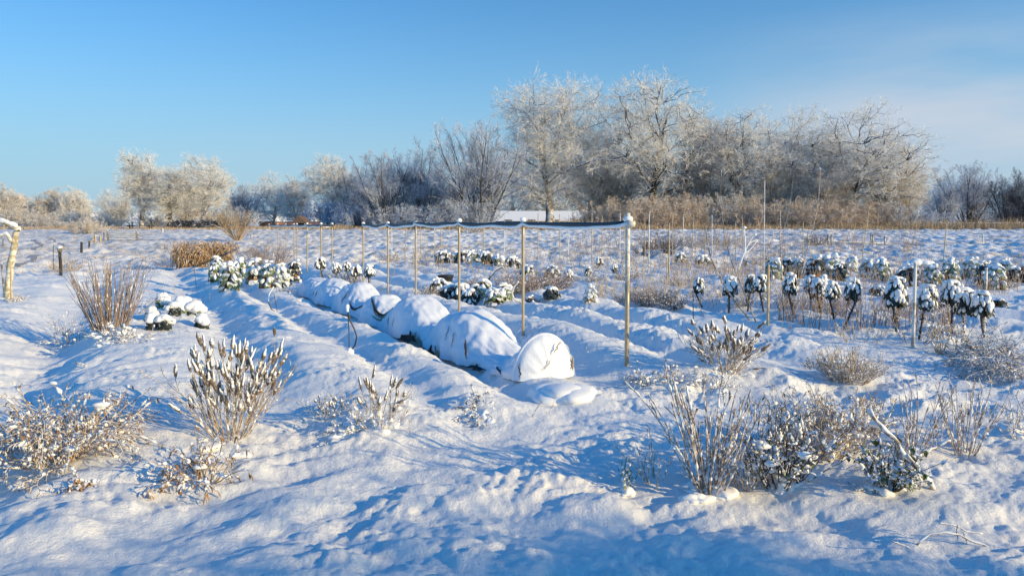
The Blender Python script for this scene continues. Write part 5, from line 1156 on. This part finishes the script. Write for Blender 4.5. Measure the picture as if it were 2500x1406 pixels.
# pruned fruit tree at the left edge
b = g3(22, 728); t = thing('fruit_tree', 'pruned pale fruit tree leaning right at the left edge of the photo', 'fruit tree', b); m = MB(); ms = MB()
def bough(pts, r0, r1, dz=0):
    P = np.array([at(p[0], p[1], b[1] + dz) - b for p in pts]); K = 18; P = np.stack([smooth1(np.interp(np.linspace(0, len(P) - 1, K), range(len(P)), P[:, k]), 3)[:K] for k in range(3)], 1); P += rng.normal(size=P.shape) * r0 * .06
    r_ = np.linspace(r0, r1, K) * rng.uniform(.9, 1.1, K); tubes(m, P[None], r_[None], 10, True); return P, r_
bough([(20, 733), (20, 700), (23, 670), (28, 630), (36, 590), (42, 562)], .080, .055)
for pts, r0, r1, dz in (([(42, 565), (38, 552), (25, 550), (10, 543), (0, 540), (-30, 532)], .052, .035, -.05), ([(28, 592), (20, 578), (15, 570), (5, 576), (-15, 582), (-40, 575)], .034, .024, -.1), ([(42, 565), (46, 558), (50, 562)], .04, .03, 0)):
    P, r_ = bough(pts, r0, r1, dz); tubes(ms, (P + [0, 0, r0 * .75])[None], (r0 * .75 * rng.uniform(.7, 1.2, len(P)))[None], 8, True)
m.build('trunk', 'trunk_lime', t); ms.build('snow', 'snow', t)
m = MB(); tubes(m, curves(np.array([[.05, 0, (at(45, 560, b[1]) - b)[2]]]).repeat(4, 0), rng.normal(size=(4, 3)) * [1, 1, .3] + [1.2, 0, .1], .18, 5, (0, 0, 0), .1), np.full((4, 5), .008), 4); m.build('twigs', 'stem', t)
bush('grass_clump', 'tuft of dry grass at the foot of the pruned fruit tree', 'plant', 42, 733, 60, 22, 36, 1.2, 2, .005, (0, 0, -.5), 'straw', (1, .01, .02), .14)

# unseen hedge added right of and behind the camera to shade the near snow
mb = MB(); n = 60000
q = rng.random(n); hx = 1.0 + 8.3 * q; hy = -5.2 + 4.8 * q; top = 2.75 + .40 * noise(q * 9, q * 0, 95) + .25 * noise(q * 31, q * 0, 96)
z_ = rng.random(n) ** .8 * top * np.where(rng.random(n) < .10, 1.18, 1.0); P = np.stack([hx + rng.normal(size=n) * .25, hy + rng.normal(size=n) * .25, z_], 1)
slivers(mb, P, P + rng.normal(size=(n, 3)) * .09, .022)
tag(mb.build('shade_hedge', 'green'), 'unseen tall hedge added for shade, to the right of and behind the photographer', 'hedge')

stubble('thin weeds and stalks between the kale plants and the back row', (1640, 2500, 640, 730), 1600, .15, .55, .0065, 'stem_red')
stubble('frosted dry weeds at the far side of the beds before the meadow', (1400, 2250, 575, 625), 1500, .3, .9, .010, 'stem_red')

stubble('straw coloured weeds scattered over the whole middle of the garden', (950, 2500, 585, 700), 2200, .12, .55, .006, 'straw')
stubble('thin frosted grass at the edges of the beds left of the tunnel', (350, 760, 640, 760), 260, .06, .2, .004, 'straw')
# ------------------------------------------------------------------ light and sky
SUN_EL = R(16); SUN_AZ = R(116)               # azimuth clockwise from the viewing direction (+Y)
sd = bpy.data.lights.new('sun', 'SUN'); so = bpy.data.objects.new('sun', sd); C.objects.link(so)
sd.energy = 5.0; sd.angle = R(.55); sd.color = (1.0, .77, .38)
to = Vector((math.sin(SUN_AZ) * math.cos(SUN_EL), math.cos(SUN_AZ) * math.cos(SUN_EL), math.sin(SUN_EL)))
so.rotation_euler = to.to_track_quat('Z', 'Y').to_euler(); so.location = to * 50
w = bpy.data.worlds.new('World'); scene.world = w; w.use_nodes = True
nt = w.node_tree; nt.nodes.clear()
out = nt.nodes.new('ShaderNodeOutputWorld'); bg = nt.nodes.new('ShaderNodeBackground'); bg.inputs[1].default_value = .128
sky = nt.nodes.new('ShaderNodeTexSky'); sky.sky_type = 'NISHITA'; sky.sun_disc = False
sky.sun_elevation = SUN_EL; sky.sun_rotation = SUN_AZ; sky.altitude = 0; sky.air_density = 1.0; sky.dust_density = .6; sky.ozone_density = 2.5
tc = nt.nodes.new('ShaderNodeTexCoord'); sx = nt.nodes.new('ShaderNodeSeparateXYZ'); nt.links.new(tc.outputs['Generated'], sx.inputs[0])
hs = nt.nodes.new('ShaderNodeHueSaturation'); hs.inputs['Saturation'].default_value = 1.25; hs.inputs['Value'].default_value = 1.0
nt.links.new(sky.outputs[0], hs.inputs['Color'])
mp = nt.nodes.new('ShaderNodeMapping'); mp.inputs['Scale'].default_value = (1.0, 1.0, 5.0); mp.inputs['Rotation'].default_value = (0, R(14), 0)
nt.links.new(tc.outputs['Generated'], mp.inputs[0])
nz = nt.nodes.new('ShaderNodeTexNoise'); nz.inputs['Scale'].default_value = 1.6; nz.inputs['Detail'].default_value = 5; nz.inputs['Roughness'].default_value = .5
nt.links.new(mp.outputs[0], nz.inputs['Vector'])
c1 = ramp(nt, nz.outputs[0], .36, .66)
rt = ramp(nt, sx.outputs['X'], .18, .52); hi = ramp(nt, sx.outputs['Z'], .28, .12)
cl = math_n(nt, 'MULTIPLY', math_n(nt, 'MULTIPLY', c1, rt), math_n(nt, 'MULTIPLY', hi, .95))
lo = ramp(nt, sx.outputs['Z'], .20, .0)
c2 = math_n(nt, 'ADD', cl, math_n(nt, 'MULTIPLY', math_n(nt, 'MULTIPLY', lo, c1), .22), True)
tint = N(nt, 'ShaderNodeMix', data_type='RGBA', blend_type='MULTIPLY'); tint.inputs[0].default_value = 1
nt.links.new(hs.outputs[0], tint.inputs[6]); 
hid = math_n(nt, 'MAXIMUM', ramp(nt, sx.outputs['Z'], .30, .60), ramp(nt, sx.outputs['Y'], .45, -.15))
nt.links.new(mixc(nt, hid, (.53, 1.16, 1.46), (.54, 1.46, 1.98)), tint.inputs[7])
haze = math_n(nt, 'ADD', math_n(nt, 'MULTIPLY', ramp(nt, sx.outputs['Z'], .30, -.02), .72), math_n(nt, 'MULTIPLY', ramp(nt, sx.outputs['Z'], .60, .20), .22))
hz = mixc(nt, haze, tint.outputs[2], mixc(nt, hid, (2.95, 4.45, 5.75), (1.0, 3.6, 6.0)))
mx = mixc(nt, c2, hz, (4.6, 5.1, 5.9))
nt.links.new(mx, bg.inputs[0]); nt.links.new(bg.outputs[0], out.inputs[0])
scene.render.engine = 'CYCLES'
scene.view_settings.view_transform = 'Standard'; scene.view_settings.look = 'None'; scene.view_settings.exposure = 0; scene.view_settings.gamma = 1
scene.render.resolution_x = 1024; scene.render.resolution_y = 575
